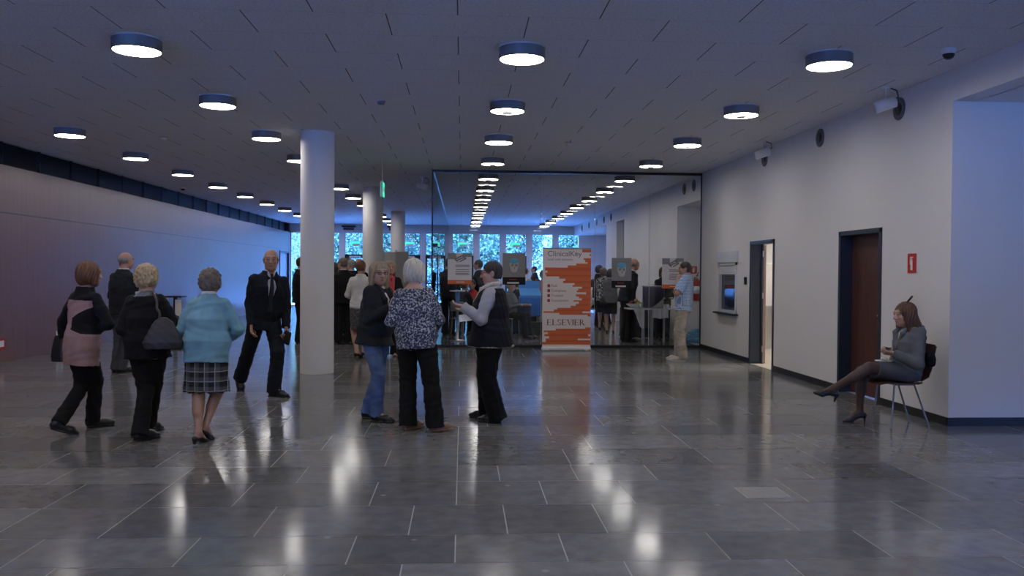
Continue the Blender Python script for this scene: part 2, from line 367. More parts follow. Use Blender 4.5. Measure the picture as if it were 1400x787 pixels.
# lit room behind the open door
struct(MB().box((RX+3.2, 11.2, 0), (RX+3.3, 17.0, 2.8)).box((RX+T, 11.2, 0), (RX+3.2, 11.3, 2.8)).box((RX+T, 16.9, 0), (RX+3.2, 17.0, 2.8)).build('wall_backroom', 'far_white'))
struct(MB().box((RX+T, 11.2, 2.8), (RX+3.3, 17.0, 2.9)).build('ceiling_backroom', 'far_white'))
struct(MB().box((RX+.0, 11.2, -.05), (RX+3.3, 17.0, .004)).build('floor_backroom', mat('beige_floor', (.45, .40, .35), .3)))
struct(MB().box((RX+3.18, 11.3, .004), (RX+3.2, 16.9, .16)).build('baseboard_backroom', 'grey_plastic'))
t = empty('strip_light', (RX+1.5, 14.2, 2.8)); tag(t, 'white strip light on the ceiling of the lit room behind the open door', 'ceiling light')
MB().box((-.08, -.75, -.06), (.08, .75, 0)).build('housing', 'white_plastic', t); MB().box((-.07, -.72, -.075), (.07, .72, -.06)).build('diffuser', mat('warm_tube', (.9, .9, .9), .5, emit=(1, .93, .82), es=85), t)
s = empty('display_board', (5.80, 16.0, 0)); tag(s, 'light grey board on thin metal legs inside the lit room', 'board')
MB().box((-.35, -.02, .90), (.75, .02, 1.70)).build('panel', mat('board_grey', (.42, .40, .40), .6), s)
for x in (-.12, .68): MB().tube([(x, 0, 0.0), (x, 0, .92)], .02).box((x-.02, -.25, .004), (x+.02, .25, .03)).build('leg', 'steel', s)
# hatch window in the white wall
wn = struct(MB().box((RX-.025, wa, wz0), (RX+.10, wa+.05, wz1)).box((RX-.025, wb-.05, wz0), (RX+.10, wb, wz1)).box((RX-.025, wa, wz1-.05), (RX+.10, wb, wz1)).box((RX-.02, wa, wz0), (RX+.1, wb, wz0+.05)).build('window_12', 'blind_white'))
MB().box((RX-.04, wa-.06, wz1), (RX+.02, wb+.06, wz1+.20)).build('shutter_box', 'blind_white', wn)
MB().box((RX-.005, wa+.05, wz1-.22), (RX+.02, wb-.05, wz1-.05)).build('shutter', 'blind_white', wn)
MB().box((RX+.03, wa+.05, wz0+.05), (RX+.04, wb-.05, wz1-.05)).build('pane', mat('dark_pane', (.006, .012, .035), .05, spec=.9), wn)
MB().box((RX-.10, wa-.08, wz0-.03), (RX+.1, wb+.08, wz0)).build('counter_sill', 'navy_frame', wn)
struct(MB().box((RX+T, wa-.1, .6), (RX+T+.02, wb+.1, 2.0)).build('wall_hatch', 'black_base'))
# ------------------------------------------------------------------ far window wall
WX = [-7.39+1.156*k for k in range(11)]; WT = 3.21
fwl = MB().box((LX-.25, YF, WT), (RX+.25, YF+.3, H))
for a, b in zip([x+.94 for x in WX], WX[1:]+[RX+.25]): 
    if b-a > .02: fwl.box((a, YF, 0), (b, YF+.3, WT))
fwl.box((LX-.25, YF, 0), (LX+.003, YF+.3, WT))
struct(fwl.build('wall_back', 'far_white'))
for k, x in enumerate(WX):
    x1 = x+.94; fr = MB()
    for a, b in ((x, x+.035), (x1-.035, x1)): fr.box((a, YF+.05, 0), (b, YF+.12, WT))
    fr.box((x, YF+.05, WT-.035), (x1, YF+.12, WT)).box((x, YF+.05, 0), (x1, YF+.12, .06))
    fo_ = struct(fr.build('window_%d' % (k+1), 'blind_white'))
    MB().box((x+.035, YF+.08, .06), (x1-.035, YF+.09, WT-.035)).build('pane', 'window_glass', fo_)
    if k in (2, 4, 5, 6, 8):        # door leaves with dark frames
        dr = MB(); z1 = 2.22
        for a, b in ((x+.01, x+.08), (x1-.08, x1-.01)): dr.box((a, YF+.02, 0), (b, YF+.10, z1))
        dr.box((x+.01, YF+.02, z1-.12), (x1-.01, YF+.10, z1+.03)).box((x+.01, YF+.02, .01), (x1-.01, YF+.1, .18)).box((x+.01, YF+.02, .98), (x1-.01, YF+.06, 1.03))
        dr.build('door_frame', 'dark_frame', fo_)
        MB().box((x+.2, YF+.01, z1-.09), (x1-.25, YF+.02, z1-.03)).build('door_closer', 'white_plastic', fo_)
for k, nm in ((2, 'third'), (4, 'fifth'), (6, 'seventh'), (8, 'ninth')):
    s = empty('exit_sign', (WX[k]+.45, YF-.04, 2.62)); tag(s, 'green and white exit sign over the %s far window from the wood wall' % nm, 'sign', 'exit signs on the far windows')
    MB().box((-.21, -.02, 0), (.21, .02, .20)).build('case', 'white_sign', s); MB().box((-.15, -.01, .2), (-.13, .02, .70)).build('bracket', 'white_sign', s); MB().box((.13, -.01, .2), (.15, .02, .70)).build('bracket', 'white_sign', s)
    MB().box((-.20, -.024, .10), (.20, -.02, .19)).box((-.2, -.024, .005), (-.12, -.02, .1)).build('pictogram', 'green_sign', s)
for k, (x, lab) in enumerate(((-4.9, 'left of the second white column'), (-2.95, 'left of the third white column'))):
    e = empty('overdoor_heater', (x, YF, 3.3)); tag(e, 'small dark red box on the far wall %s' % lab, 'wall unit', 'dark boxes on the far wall')
    MB().box((-.22, -.14, 0), (.22, 0, .10)).build('case', mat('dark_red', (.10, .02, .04), .5), e); MB().box((-.30, -.05, .12), (.30, 0, .19)).build('bracket', 'black_metal', e)
# ------------------------------------------------------------------ white columns
for k, (yc, lab) in enumerate(((12.75, 'big white round column nearest the viewer, by the walking man'), (20.85, 'second white round column, behind the group in dark suits'), (29.0, 'third white round column, nearest the far windows'))):
    xc = (-2.15, -2.18, -2.19)[k]
    m = MB().lathe([(.245, 0), (.245, H)], (xc, yc, 0), 48)
    tag(m.build('column', 'white_paint'), lab, 'column', 'white round columns', 'thing')
# ------------------------------------------------------------------ drum ceiling lamps
pr = {}
def lamp_proto(cap):
    r = empty('ceiling_lamp', (0, 0, H))
    MB().lathe([(.199, -.106), (.206, -.112), (.211, -.106), (.211, -.012)], n=32).build('housing', 'lamp_grey', r)
    MB().lathe([(.211, -.012), (.220, -.010), (.220, 0)], n=32).build('trim_ring', 'lamp_trim', r)
    MB().lathe([(.200, -.106), (.199, -.111), (0.0, -.111)], n=32, smooth=False).build('diffuser', 'diffuser', r)
    if cap: MB().lathe([(.062, -.111), (.066, -.126), (.060, -.130), (0, -.130)], n=20).build('centre_cap', 'lamp_cap', r)
    return r
rows = [(-5.72, 'row beside the wood wall', 0), (-2.90, 'row over the white columns', 0), (.53, 'row down the middle', 1), (3.40, 'row nearest the white wall', 1)]
vis0 = [2, 0, 0, 0]
for ri, (x, nm, cp) in enumerate(rows):
    for k in range(-5, 12):
        c = bool(cp and k >= 1)
        if c not in pr: o = pr[c] = lamp_proto(c)
        else: o = copy_tree(pr[c])
        o.location = (x, 7.77+2.5*k, H)
        n_ = k-vis0[ri]
        if n_ < 0: tag(o, 'round drum lamp on the ceiling overhead, out of the picture', 'ceiling lamp', 'drum lamps overhead')
        else: tag(o, 'drum ceiling lamp, %s from the front in the %s' % (ORD[n_], nm), 'ceiling lamp', 'drum lamps, '+nm)
# ------------------------------------------------------------------ vents, spots, detectors on ceiling and wall
vp = None
vlist = [(RX, 9.25, 3.36), (RX, 11.35, 3.37), (RX, 13.48, 3.37), (RX, 17.68, 3.37), (RX, 18.45, 3.37)]
for px, py in ((835.7, 296), (826, 302), (816, 306.6), (805.5, 310), (796, 313)):
    q_ = at_x(px, py, RX); vlist.append((RX, q_[1], 3.35))
for k, v in enumerate(vlist):
    if vp is None:
        vp = o = empty('wall_vent', v)
        MB().lathe([(.125, 0), (.125, -.012), (.105, -.022), (.075, -.012)], n=28, axis='x').build('ring', mat('vent_grey', (.10, .10, .115), .5), o)
        MB().lathe([(.075, -.012), (.05, -.004), (.045, -.016), (0, -.018)], n=20, axis='x').build('core', 'black_metal', o)
    else: o = copy_tree(vp); o.location = v
    tag(o, 'round dark vent high on the white wall, %s from the corner' % ORD[k], 'vent', 'round vents on the white wall')
def spot(x, y, aim, label):
    o = empty('spotlight', (x, y, H)); tag(o, label, 'spotlight', 'white spotlights on the ceiling')
    MB().lathe([(.045, 0), (.045, -.02), (0, -.02)], n=16).build('base', 'white_plastic', o)
    MB().tube([(0, 0, -.01), (0, 0, -.17)], .013).build('stem', 'white_plastic', o)
    MB().tube([(.04, .0, -.01), (.13, .02, -.03), (.15, .02, -.1), (.06, .02, -.16)], .007, 6).build('cable', 'black_plastic', o)
    a = np.array(aim, float); a /= np.linalg.norm(a); c = np.array([0, 0, -.19])
    MB().tube([c-a*.11, c-a*.10, c+a*.12, c+a*.12, c+a*.10], [.045, .062, .065, .056, .05], 20).build('barrel', 'white_plastic', o)
spot(4.60, 9.05, (-.95, .2, -.32), 'white barrel spotlight by the first round vent, nearest the corner')
spot(4.60, 12.85, (-.95, .2, -.32), 'white barrel spotlight by the third round vent on the white wall')
q_ = at_z(577, 258, 3.3); spot(q_[0], q_[1], (.9, -.2, -.3), 'barrel spotlight on the ceiling just left of the glass partition corner, nearer one')
q_ = at_z(588, 281, 3.3); spot(q_[0], q_[1], (.9, -.2, -.3), 'barrel spotlight on the ceiling left of the glass partition corner, farther one')
def dome(x, y, label):
    o = empty('dome_camera', (x, y, H)); tag(o, label, 'camera', 'dome cameras on the ceiling')
    MB().lathe([(.062, 0), (.062, -.035), (.052, -.05)], n=24).build('base', 'white_plastic', o)
    MB().lathe([(.052, -.048), (.050, -.065), (.038, -.085), (.02, -.096), (0, -.098)], n=24).build('dome', 'black_plastic', o)
q_ = at_z(1297, 74, H-.05); dome(q_[0], q_[1], 'black dome camera with white base on the ceiling above the white corner')
q_ = at_z(250, 258, H-.05); dome(q_[0], q_[1], 'black dome camera on the ceiling near the slotted grille')
for (px, py), lb in (((224, 190), 'small white smoke detector on the ceiling near the wood wall'), ((777, 197), 'small white smoke detector on the ceiling before the glass partition'), ((521, 141), 'small dark detector box on the ceiling in front of the big column')):
    q_ = at_z(px, py, H-.03); o = empty('smoke_detector', (q_[0], q_[1], H)); tag(o, lb, 'detector', 'ceiling detectors')
    MB().lathe([(.05, 0), (.05, -.02), (.035, -.045), (0, -.048)], n=20).build('body', 'lamp_grey' if px == 521 else 'white_plastic', o)
    MB().lathe([(.055, 0), (.055, -.008), (.05, -.01)], n=20).build('base', 'grey_plastic', o)
# exit sign hung from the ceiling
o = empty('exit_sign', (-1.46, 15.6, H)); tag(o, 'green exit sign hung edge-on from the ceiling near the second column', 'sign')
MB().tube([(0, 0, 0), (0, 0, -.42)], .006, 8).build('rod', 'steel', o)
MB().box((-.018, -.17, -.70), (.018, .17, -.42)).build('case', 'white_sign', o)
MB().box((-.022, -.16, -.69), (-.018, .16, -.43)).box((.018, -.16, -.69), (.022, .16, -.43)).build('face', 'green_sign', o)
MB().box((.022, -.10, -.60), (.024, .02, -.52)).add([(.024, .02, -.63), (.024, .02, -.49), (.024, .12, -.56)], [(0, 1, 2)]).build('arrow', 'white_sign', o)
# ------------------------------------------------------------------ glass partition
gx = [-.6, .5, 1.59, 2.67, 3.79, RX]
gp = empty('glass_partition', (2.1, YG, 0)); tag(gp, 'frameless clear glass partition across the right half of the hall', 'glass wall')
for a, b in zip(gx[:-1], gx[1:]): MB().box((a-2.1+.004, -.006, .05), (b-2.1-.004, .006, H-.05)).build('pane', 'partition_glass', gp)
MB().box((gx[0]-2.1-.02, -.03, H-.05), (RX-2.1, .03, H)).build('head_rail', 'black_metal', gp)
MB().box((gx[0]-2.1-.02, -.03, 0), (RX-2.1, .03, .05)).build('floor_rail', 'black_metal', gp)
for a in gx[1:-1]: MB().box((a-2.1-.0035, -.007, .05), (a-2.1+.0035, .007, H-.05)).build('joint', mat('pale_seal', (.55, .58, .6), .3), gp)
MB().box((RX-2.1-.02, -.02, .05), (RX-2.1, .02, H-.05)).build('wall_profile', 'dark_frame', gp)
MB().box((gx[0]-2.1-.022, -.02, .05), (gx[0]-2.1-.004, .02, H-.05)).build('corner_post', 'dark_frame', gp)
gs = empty('glass_partition', (-.6, 27, 0)); tag(gs, 'clear glass side partition running back to the far windows', 'glass wall')
for k in range(14):
    a = YG+.03+k*1.42; MB().box((-.006, a-27, .05), (.006, a+1.41-27, H-.05)).build('pane', 'partition_glass', gs)
MB().box((-.03, YG-27, 0), (.03, YF-27, .05)).build('floor_rail', 'black_metal', gs)
MB().box((-.02, YG-27+.03, H-.03), (.02, YF-27, H)).build('head_rail', 'cyan_edge', gs)
o = empty('glass_door_handle', (-.6+.07, YG+1.2, 0))
tag(o, 'dark vertical pull bar on the glass behind the corner post', 'handle'); MB().tube([(-.064, 0, 1.9), (0, 0, 1.9), (0, 0, .6), (-.064, 0, .6)], .013).build('bar', 'dark_frame', o)
MB().box((-.066, -.05, 2.05), (.0, .05, 2.12)).build('hinge', 'dark_frame', o)
# ------------------------------------------------------------------ outside
struct(MB().box((-60, YF+.3, -.25), (60, 140, -.05)).box((-60, -60, -.45), (60, Y0, -.05)).build('ground', mat('paving', (.42, .42, .41), .8, var=.15, vscale=2)))
mat('foliage', (.026, .050, .020), .6, var=.45, vscale=1.2); mat('foliage_pale', (.048, .073, .030), .6, var=.4, vscale=1.5); mat('bark', (.08, .06, .045), .9)
def tree(name, x, y, h, r, nl, fm, label, z0=1.2):
    o = empty(name, (x, y, -.05)); tag(o, label, 'tree', 'trees beyond the far windows')
    MB().tube([(0, 0, 0), (.05, 0, h*.4), (0, .05, h*.8)], [.16, .12, .04], 8).build('trunk', 'bark', o)
    cl = rng.normal(size=(22, 3)); cl /= np.linalg.norm(cl, axis=1)[:, None]; cl *= rng.uniform(.3, .85, (22, 1))
    cl = cl*np.array([r, r*.8, (h-z0)/2])+np.array([0, 0, (h+z0)/2])
    vs = []; 
    for i in range(nl):
        c_ = cl[i % 22]+rng.normal(size=3)*np.array([.33*r, .33*r, .16*h])*.55
        a = rng.normal(size=3); a /= np.linalg.norm(a); b = np.cross(a, rng.normal(size=3)); b /= np.linalg.norm(b); s_ = rng.uniform(.06, .125)
        vs += [c_-a*s_, c_-b*s_*.55, c_+a*s_, c_+b*s_*.55]
    m = MB(); m.v = [tuple(v) for v in vs]; m.f = [[4*i, 4*i+1, 4*i+2, 4*i+3] for i in range(nl)]; m.m = [0]*nl; m.sm = [False]*nl
    f = m.build('foliage', fm, o); f['kind'] = 'stuff'
k = 0
for x, y, h, r, n_, fm in ((-11.5, 50, 6.2, 2.4, 2600, 'foliage'), (-7.9, 55, 6.4, 2.4, 3000, 'foliage_pale'), (-4.4, 49, 5.6, 2.2, 2800, 'foliage'), (-1.6, 54, 6.3, 2.2, 3000, 'foliage'), (.9, 48.5, 5.8, 2.1, 2800, 'foliage_pale'), (3.6, 58, 6.4, 2.2, 2800, 'foliage'), (7.4, 57, 5.5, 1.5, 1500, 'foliage_pale')):
    tree('leafy_tree', x, y, h, r*1.15, int(n_*3.4), fm, ['dark leafy tree outside the windows beside the wood wall', 'pale leafy tree outside, second from the wood wall', 'dense leafy tree outside behind the big column', 'leafy tree outside behind the third column', 'pale leafy tree outside behind the hung light poster', 'leafy tree outside behind the skull poster', 'small pale tree outside before the white building'][k]); k += 1
hb = MB(); vs = []
for i in range(24000):
    c_ = np.array([rng.uniform(-12, 3.4), rng.uniform(42.2, 44.2), rng.uniform(0, 1)**.8*1.7]); a = rng.normal(size=3); a /= np.linalg.norm(a); b = np.cross(a, rng.normal(size=3)); b /= np.linalg.norm(b); s_ = rng.uniform(.05, .10)
    vs += [c_-a*s_, c_-b*s_*.6, c_+a*s_, c_+b*s_*.6]
hb.v = [tuple(v) for v in vs]; hb.f = [[4*i, 4*i+1, 4*i+2, 4*i+3] for i in range(24000)]; hb.m = [0]*24000; hb.sm = [False]*24000
tag(hb.build('hedge', 'foliage'), 'leafy hedge outside along the far windows', 'hedge', kind='stuff')
bd = empty('apartment_building', (12, 66, -.05)); tag(bd, 'pale apartment building outside the two windows by the white wall', 'building')
MB().box((-9, 0, 0), (12, 10, 14)).build('wall', mat('render_white', (.25, .24, .23), .8), bd)
for fl_ in range(4):
    for c_ in range(6):
        x = -8+c_*3.2; z = 1+fl_*3.0
        f = MB().box((x, -.06, z), (x+1.3, .02, z+1.6)).build('window', 'white_plastic', bd); MB().box((x+.12, -.08, z+.12), (x+1.18, -.06, z+1.48)).build('pane', 'dark_pane', f)
    MB().box((-4.9, -1.1, fl_*3.0+.8), (-1.7, 0, fl_*3.0+.95)).box((-4.9, -1.1, fl_*3.0+.95), (-1.7, -1.04, fl_*3.0+1.9)).build('balcony', mat('balcony_grey', (.6, .6, .62), .7), bd)
# ------------------------------------------------------------------ solid modelling for figures: signed fields, meshed on a grid
def nrm(v): v = np.asarray(v, float); return v/(np.linalg.norm(v)+1e-9)
class Field:
    def __init__(s, h): s.h = h; s.ops = []
    def _add(s, mode, fn, lo, hi, k): s.ops.append((mode, fn, np.asarray(lo, float), np.asarray(hi, float), k)); return s
    def cone(s, a, b, ra, rb=None, k=.02, flat=0, mode='add', sq=None):
        a = np.asarray(a, float); b = np.asarray(b, float); rb = ra if rb is None else rb; ab = b-a; L2 = max(ab@ab, 1e-9); L = math.sqrt(L2)
        def fn(x, y, z):
            t = ((x-a[0])*ab[0]+(y-a[1])*ab[1]+(z-a[2])*ab[2])/L2; tc_ = np.clip(t, 0, 1)
            d = np.sqrt((x-a[0]-tc_*ab[0])**2+(y-a[1]-tc_*ab[1])**2+(z-a[2]-tc_*ab[2])**2)-(ra+(rb-ra)*tc_)
            if flat & 1: d = np.maximum(d, (t-1)*L)
            if flat & 2: d = np.maximum(d, -t*L)
            return d
        r = max(ra, rb); return s._add(mode, fn, np.minimum(a, b)-r, np.maximum(a, b)+r, k)
    def ell(s, c, r, R=None, k=.02, mode='add'):
        c = np.asarray(c, float); r = np.asarray(r, float); R = np.eye(3) if R is None else np.asarray(R, float)
        def fn(x, y, z):
            dx, dy, dz = x-c[0], y-c[1], z-c[2]; q = [R[i][0]*dx+R[i][1]*dy+R[i][2]*dz for i in range(3)]
            k0 = np.sqrt((q[0]/r[0])**2+(q[1]/r[1])**2+(q[2]/r[2])**2); k1 = np.sqrt((q[0]/r[0]**2)**2+(q[1]/r[1]**2)**2+(q[2]/r[2]**2)**2)+1e-6
            return k0*(k0-1)/k1
        e = np.sqrt(((R*r[:, None])**2).sum(0)); return s._add(mode, fn, c-e, c+e, k)
    def box(s, c, hf, R=None, rad=.005, k=.01, mode='add'):
        c = np.asarray(c, float); hf = np.asarray(hf, float); R = np.eye(3) if R is None else np.asarray(R, float)
        def fn(x, y, z):
            dx, dy, dz = x-c[0], y-c[1], z-c[2]; q = [np.abs(R[i][0]*dx+R[i][1]*dy+R[i][2]*dz)-hf[i]+rad for i in range(3)]
            return np.sqrt(np.maximum(q[0], 0)**2+np.maximum(q[1], 0)**2+np.maximum(q[2], 0)**2)+np.minimum(np.maximum(q[0], np.maximum(q[1], q[2])), 0)-rad
        e = (np.abs(R)*hf[:, None]).sum(0); return s._add(mode, fn, c-e, c+e, k)
    def loft(s, o, R, st, k=.03, p=2.3, mode='add'):      # st rows: w, cu, cv, a, b
        o = np.asarray(o, float); R = np.asarray(R, float); S = np.array(sorted(st), float); W_ = S[:, 0]
        def fn(x, y, z):
            dx, dy, dz = x-o[0], y-o[1], z-o[2]; q = [R[i][0]*dx+R[i][1]*dy+R[i][2]*dz for i in range(3)]
            g = lambda c: np.interp(q[2], W_, S[:, c])
            a, b = g(3), g(4)
            d = ((np.abs((q[0]-g(1))/a)**p+np.abs((q[1]-g(2))/b)**p)**(1/p)-1)*np.minimum(a, b)
            return np.maximum(d, np.maximum(W_[0]-q[2], q[2]-W_[-1]))
        am = S[:, 3].max()+np.abs(S[:, 1]).max(); bm = S[:, 4].max()+np.abs(S[:, 2]).max(); cs = np.array([[i, j, l] for i in (-am, am) for j in (-bm, bm) for l in (W_[0], W_[-1])])@R+o
        return s._add(mode, fn, cs.min(0), cs.max(0), k)
    def half(s, o, n):                                     # keep the side n points away from
        o = np.asarray(o, float); n = nrm(n)
        return s._add('clip', lambda x, y, z: (x-o[0])*n[0]+(y-o[1])*n[1]+(z-o[2])*n[2], [0]*3, [0]*3, 0)
    def ripple(s, fn): return s._add('rip', fn, [0]*3, [0]*3, 0)
    def mesh(s):
        h = s.h; A = [o for o in s.ops if o[0] == 'add']
        lo = np.min([o[2] for o in A], 0)-3*h; hi = np.max([o[3] for o in A], 0)+3*h
        n = np.ceil((hi-lo)/h).astype(int)+1; ax = [(lo[i]+h*np.arange(n[i])).astype(np.float32) for i in range(3)]
        F = np.full(n, .15, np.float32)
        for mode, fn, l, u, k in s.ops:
            if mode in ('clip', 'rip'): sl = [slice(0, n[i]) for i in range(3)]
            else:
                m = k+2*h; i0 = np.maximum(np.floor((l-m-lo)/h).astype(int), 0); i1 = np.minimum(np.ceil((u+m-lo)/h).astype(int)+1, n)
                if (i1 <= i0).any(): continue
                sl = [slice(i0[i], i1[i]) for i in range(3)]
            sl = tuple(sl); x = ax[0][sl[0]][:, None, None]; y = ax[1][sl[1]][None, :, None]; z = ax[2][sl[2]][None, None, :]
            f = F[sl]; d = fn(x, y, z)
            if mode == 'add':
                if k > 0: t = np.clip(.5+.5*(f-d)/k, 0, 1); F[sl] = f*(1-t)+d*t-k*t*(1-t)
                else: F[sl] = np.minimum(f, d)
            elif mode == 'sub':
                d = -d
                if k > 0: t = np.clip(.5-.5*(f-d)/k, 0, 1); F[sl] = f*(1-t)+d*t+k*t*(1-t)
                else: F[sl] = np.maximum(f, d)
            elif mode == 'clip': F[sl] = np.maximum(f, d)
            else: F[sl] = f+d
        F[0] = F[-1] = .1; F[:, 0] = F[:, -1] = .1; F[:, :, 0] = F[:, :, -1] = .1
        S = F < 0; c = np.zeros(np.array(S.shape)-1, np.int8)
        for i in (0, 1):
            for j in (0, 1):
                for l in (0, 1): c += S[i:S.shape[0]-1+i, j:S.shape[1]-1+j, l:S.shape[2]-1+l]
        act = (c > 0) & (c < 8); I = np.argwhere(act); ids = np.full(act.shape, -1, np.int32); ids[act] = np.arange(len(I))
        P = np.zeros((len(I), 3)); N = np.zeros(len(I))
        for a in range(3):
            b, e = [q for q in range(3) if q != a]
            for ob in (0, 1):
                for oe in (0, 1):
                    J = I.copy(); J[:, b] += ob; J[:, e] += oe; K = J.copy(); K[:, a] += 1
                    f0 = F[J[:, 0], J[:, 1], J[:, 2]]; f1 = F[K[:, 0], K[:, 1], K[:, 2]]; x = (f0 < 0) != (f1 < 0)
                    t = np.where(x, f0/np.where(x, f0-f1, 1), 0); Q = J.astype(float); Q[:, a] += t; P[x] += Q[x]; N[x] += 1
        V = lo+h*P/N[:, None]; Fs = []
        for a in range(3):
            b, e = (a+1) % 3, (a+2) % 3
            s0 = [slice(None)]*3; s1 = [slice(None)]*3; s0[a] = slice(0, -1); s1[a] = slice(1, None)
            A0 = S[tuple(s0)]; A1 = S[tuple(s1)]; E = np.argwhere(A0 != A1); E = E[(E[:, b] > 0) & (E[:, e] > 0) & (E[:, b] < S.shape[b]-1) & (E[:, e] < S.shape[e]-1)]
            ins = A0[E[:, 0], E[:, 1], E[:, 2]]
            def cid(db, de): J = E.copy(); J[:, b] += db; J[:, e] += de; return ids[J[:, 0], J[:, 1], J[:, 2]]
            qd = np.stack([cid(-1, -1), cid(0, -1), cid(0, 0), cid(-1, 0)], 1); qd[~ins] = qd[~ins][:, ::-1]; Fs.append(qd)
        return V, np.concatenate(Fs)
    def build(s, name, mats, parent=None, root=None, matfn=None, org=(0, 0, 0)):
        V, Q = s.mesh(); org = np.asarray(org, float); me = bpy.data.meshes.new(name); nv, nq = len(V), len(Q)
        me.vertices.add(nv); me.vertices.foreach_set('co', (V-org).astype(np.float32).ravel())
        me.loops.add(nq*4); me.loops.foreach_set('vertex_index', Q.astype(np.int32).ravel()); me.polygons.add(nq)
        me.polygons.foreach_set('loop_start', np.arange(0, nq*4, 4, dtype=np.int32))
        for m in (mats if isinstance(mats, (list, tuple)) else [mats]): me.materials.append(MATS[m] if isinstance(m, str) else m)
        if matfn is not None: me.polygons.foreach_set('material_index', matfn(V[Q].mean(1)).astype(np.int32))
        me.polygons.foreach_set('use_smooth', np.ones(nq, bool)); me.update(calc_edges=True); me.validate()
        return link(name, me, parent)

def ik(a, b, l1, l2, pole):
    a = np.asarray(a, float); b = np.asarray(b, float); d = b-a; L = np.linalg.norm(d); u = d/L; Lc = min(L, (l1+l2)*.999)
    b = a+u*Lc; x = (l1*l1-l2*l2+Lc*Lc)/(2*Lc); hgt = math.sqrt(max(l1*l1-x*x, 0)); p = np.asarray(pole, float); p = nrm(p-u*(p@u))
    return a+u*x+p*hgt, b
def basis(yaw, pitch=0, roll=0):          # rows: right, forward, up;  yaw 0 = away from the viewer, 90 = picture right
    t = math.radians(yaw); f = np.array([math.sin(t), math.cos(t), 0]); r = np.array([math.cos(t), -math.sin(t), 0]); u = np.array([0, 0, 1.])
    p = math.radians(pitch); f, u = f*math.cos(p)-u*math.sin(p), u*math.cos(p)+f*math.sin(p)
    q = math.radians(roll); r, u = r*math.cos(q)-u*math.sin(q), u*math.cos(q)+r*math.sin(q)
    return np.array([r, f, u])

SKIN = {'fair': (.50, .30, .225), 'tan': (.42, .235, .165), 'pink': (.52, .27, .205)}
for k_, c_ in SKIN.items():
    mat('skin_'+k_, c_, .5); mat('lip_'+k_, (c_[0]*.80, c_[1]*.58, c_[2]*.60), .45)
mat('eye_white', (.24, .20, .185), .4); mat('iris', (.05, .035, .03), .2)
def hair_mat(name, c1, c2):
    q = NB(name); q.col(q.ramp(q.noise(14, 5, st=(3.5, 3.5, .6)), [(.25, c1), (.75, c2)])); q.rough(.5); q.bump(q.noise(16, 4, st=(5, 5, .5)), .5, .02)
hair_mat('hair_auburn', (.075, .028, .012), (.20, .085, .035)); hair_mat('hair_blonde', (.30, .20, .09), (.62, .46, .26)); hair_mat('hair_greybrown', (.085, .064, .046), (.20, .158, .118))
hair_mat('hair_ash', (.20, .145, .085), (.46, .35, .22)); hair_mat('hair_palegrey', (.48, .43, .34), (.78, .72, .62)); hair_mat('hair_dark', (.014, .011, .010), (.045, .035, .03))
hair_mat('hair_brown', (.05, .022, .012), (.16, .075, .038)); hair_mat('hair_grey', (.16, .155, .15), (.36, .35, .34)); hair_mat('hair_brow', (.05, .038, .032), (.10, .075, .06))  # last entry is the eyebrow hair colour
def cloth(name, c, rough=.85, var=.18):
    q = NB(name); q.col(q.ramp(q.noise(6, 4), [(.3, tuple(x*(1-var) for x in c)), (.7, tuple(x*(1+var) for x in c))])); q.rough(rough); q.b.inputs['Specular IOR Level'].default_value = .25
    q.b.inputs['Sheen Weight'].default_value = .02; q.bump(q.noise(170, 2), .25, .002)
for nm, c_ in dict(cloth_black=(.007, .007, .009), cloth_charcoal=(.018, .020, .026), cloth_navy=(.008, .010, .018), cloth_suit=(.022, .023, .030), cloth_pink=(.36, .22, .21), cloth_blue=(.19, .37, .46),
                   cloth_greyjacket=(.13, .135, .15), cloth_greyskirt=(.075, .078, .09), cloth_white=(.68, .66, .65), cloth_shirtgrey=(.36, .36, .40), cloth_khaki=(.40, .35, .30), cloth_greysuit=(.06, .063, .075),
                   cloth_vest=(.010, .010, .016), cloth_cream=(.46, .42, .36), cloth_coral=(.62, .10, .10), cloth_red=(.45, .05, .045), cloth_tan=(.33, .25, .18), cloth_greytop=(.16, .17, .19), cloth_tie=(.02, .02, .035),
                   cloth_shirt=(.66, .66, .72), cloth_salmon=(.50, .20, .17), cloth_yellow=(.50, .46, .22)).items(): cloth(nm, c_)
cloth('stocking', (.085, .052, .048), .5); cloth('table_white', (.72, .72, .74), .8, .05); cloth('table_blue', (.05, .22, .75), .6); cloth('table_black', (.014, .015, .02), .8); cloth('scarf', (.34, .33, .33), .8, .9)
mat('leather_black', (.010, .010, .011), .32); mat('leather_brown', (.26, .15, .095), .45); mat('leather_grey', (.030, .024, .024), .45, bump=.3, bscale=30); mat('shoe_beige', (.42, .38, .34), .5); mat('sole', (.02, .02, .02), .7)
q = NB('denim'); c = q.ramp(q.noise(5, 5), [(.3, (.055, .10, .24)), (.7, (.15, .23, .43))]); q.col(c); q.rough(.9); q.bump(q.noise(160, 2), .3, .002)
q = NB('print_blouse'); v = q.ramp(q.noise(62, 2), [(.46, (.028, .034, .065)), (.54, (.16, .18, .25)), (.62, (.50, .51, .55))]); q.col(v); q.rough(.8)
q = NB('print_dark'); v = q.ramp(q.noise(22, 2), [(.47, (.03, .03, .035)), (.55, (.45, .43, .42))]); q.col(v); q.rough(.8)
def stripes(q, v, per, duty, off=0): return q.math('LESS_THAN', q.math('FRACT', q.math('DIVIDE', q.math('ADD', v, 20+off), per)), duty)
q = NB('plaid'); X, Y, Z = q.xyz()
a1 = stripes(q, X, .085, .5); b1 = stripes(q, Z, .085, .5); a2 = stripes(q, X, .085, .06, -.045); b2 = stripes(q, Z, .085, .06, -.045)
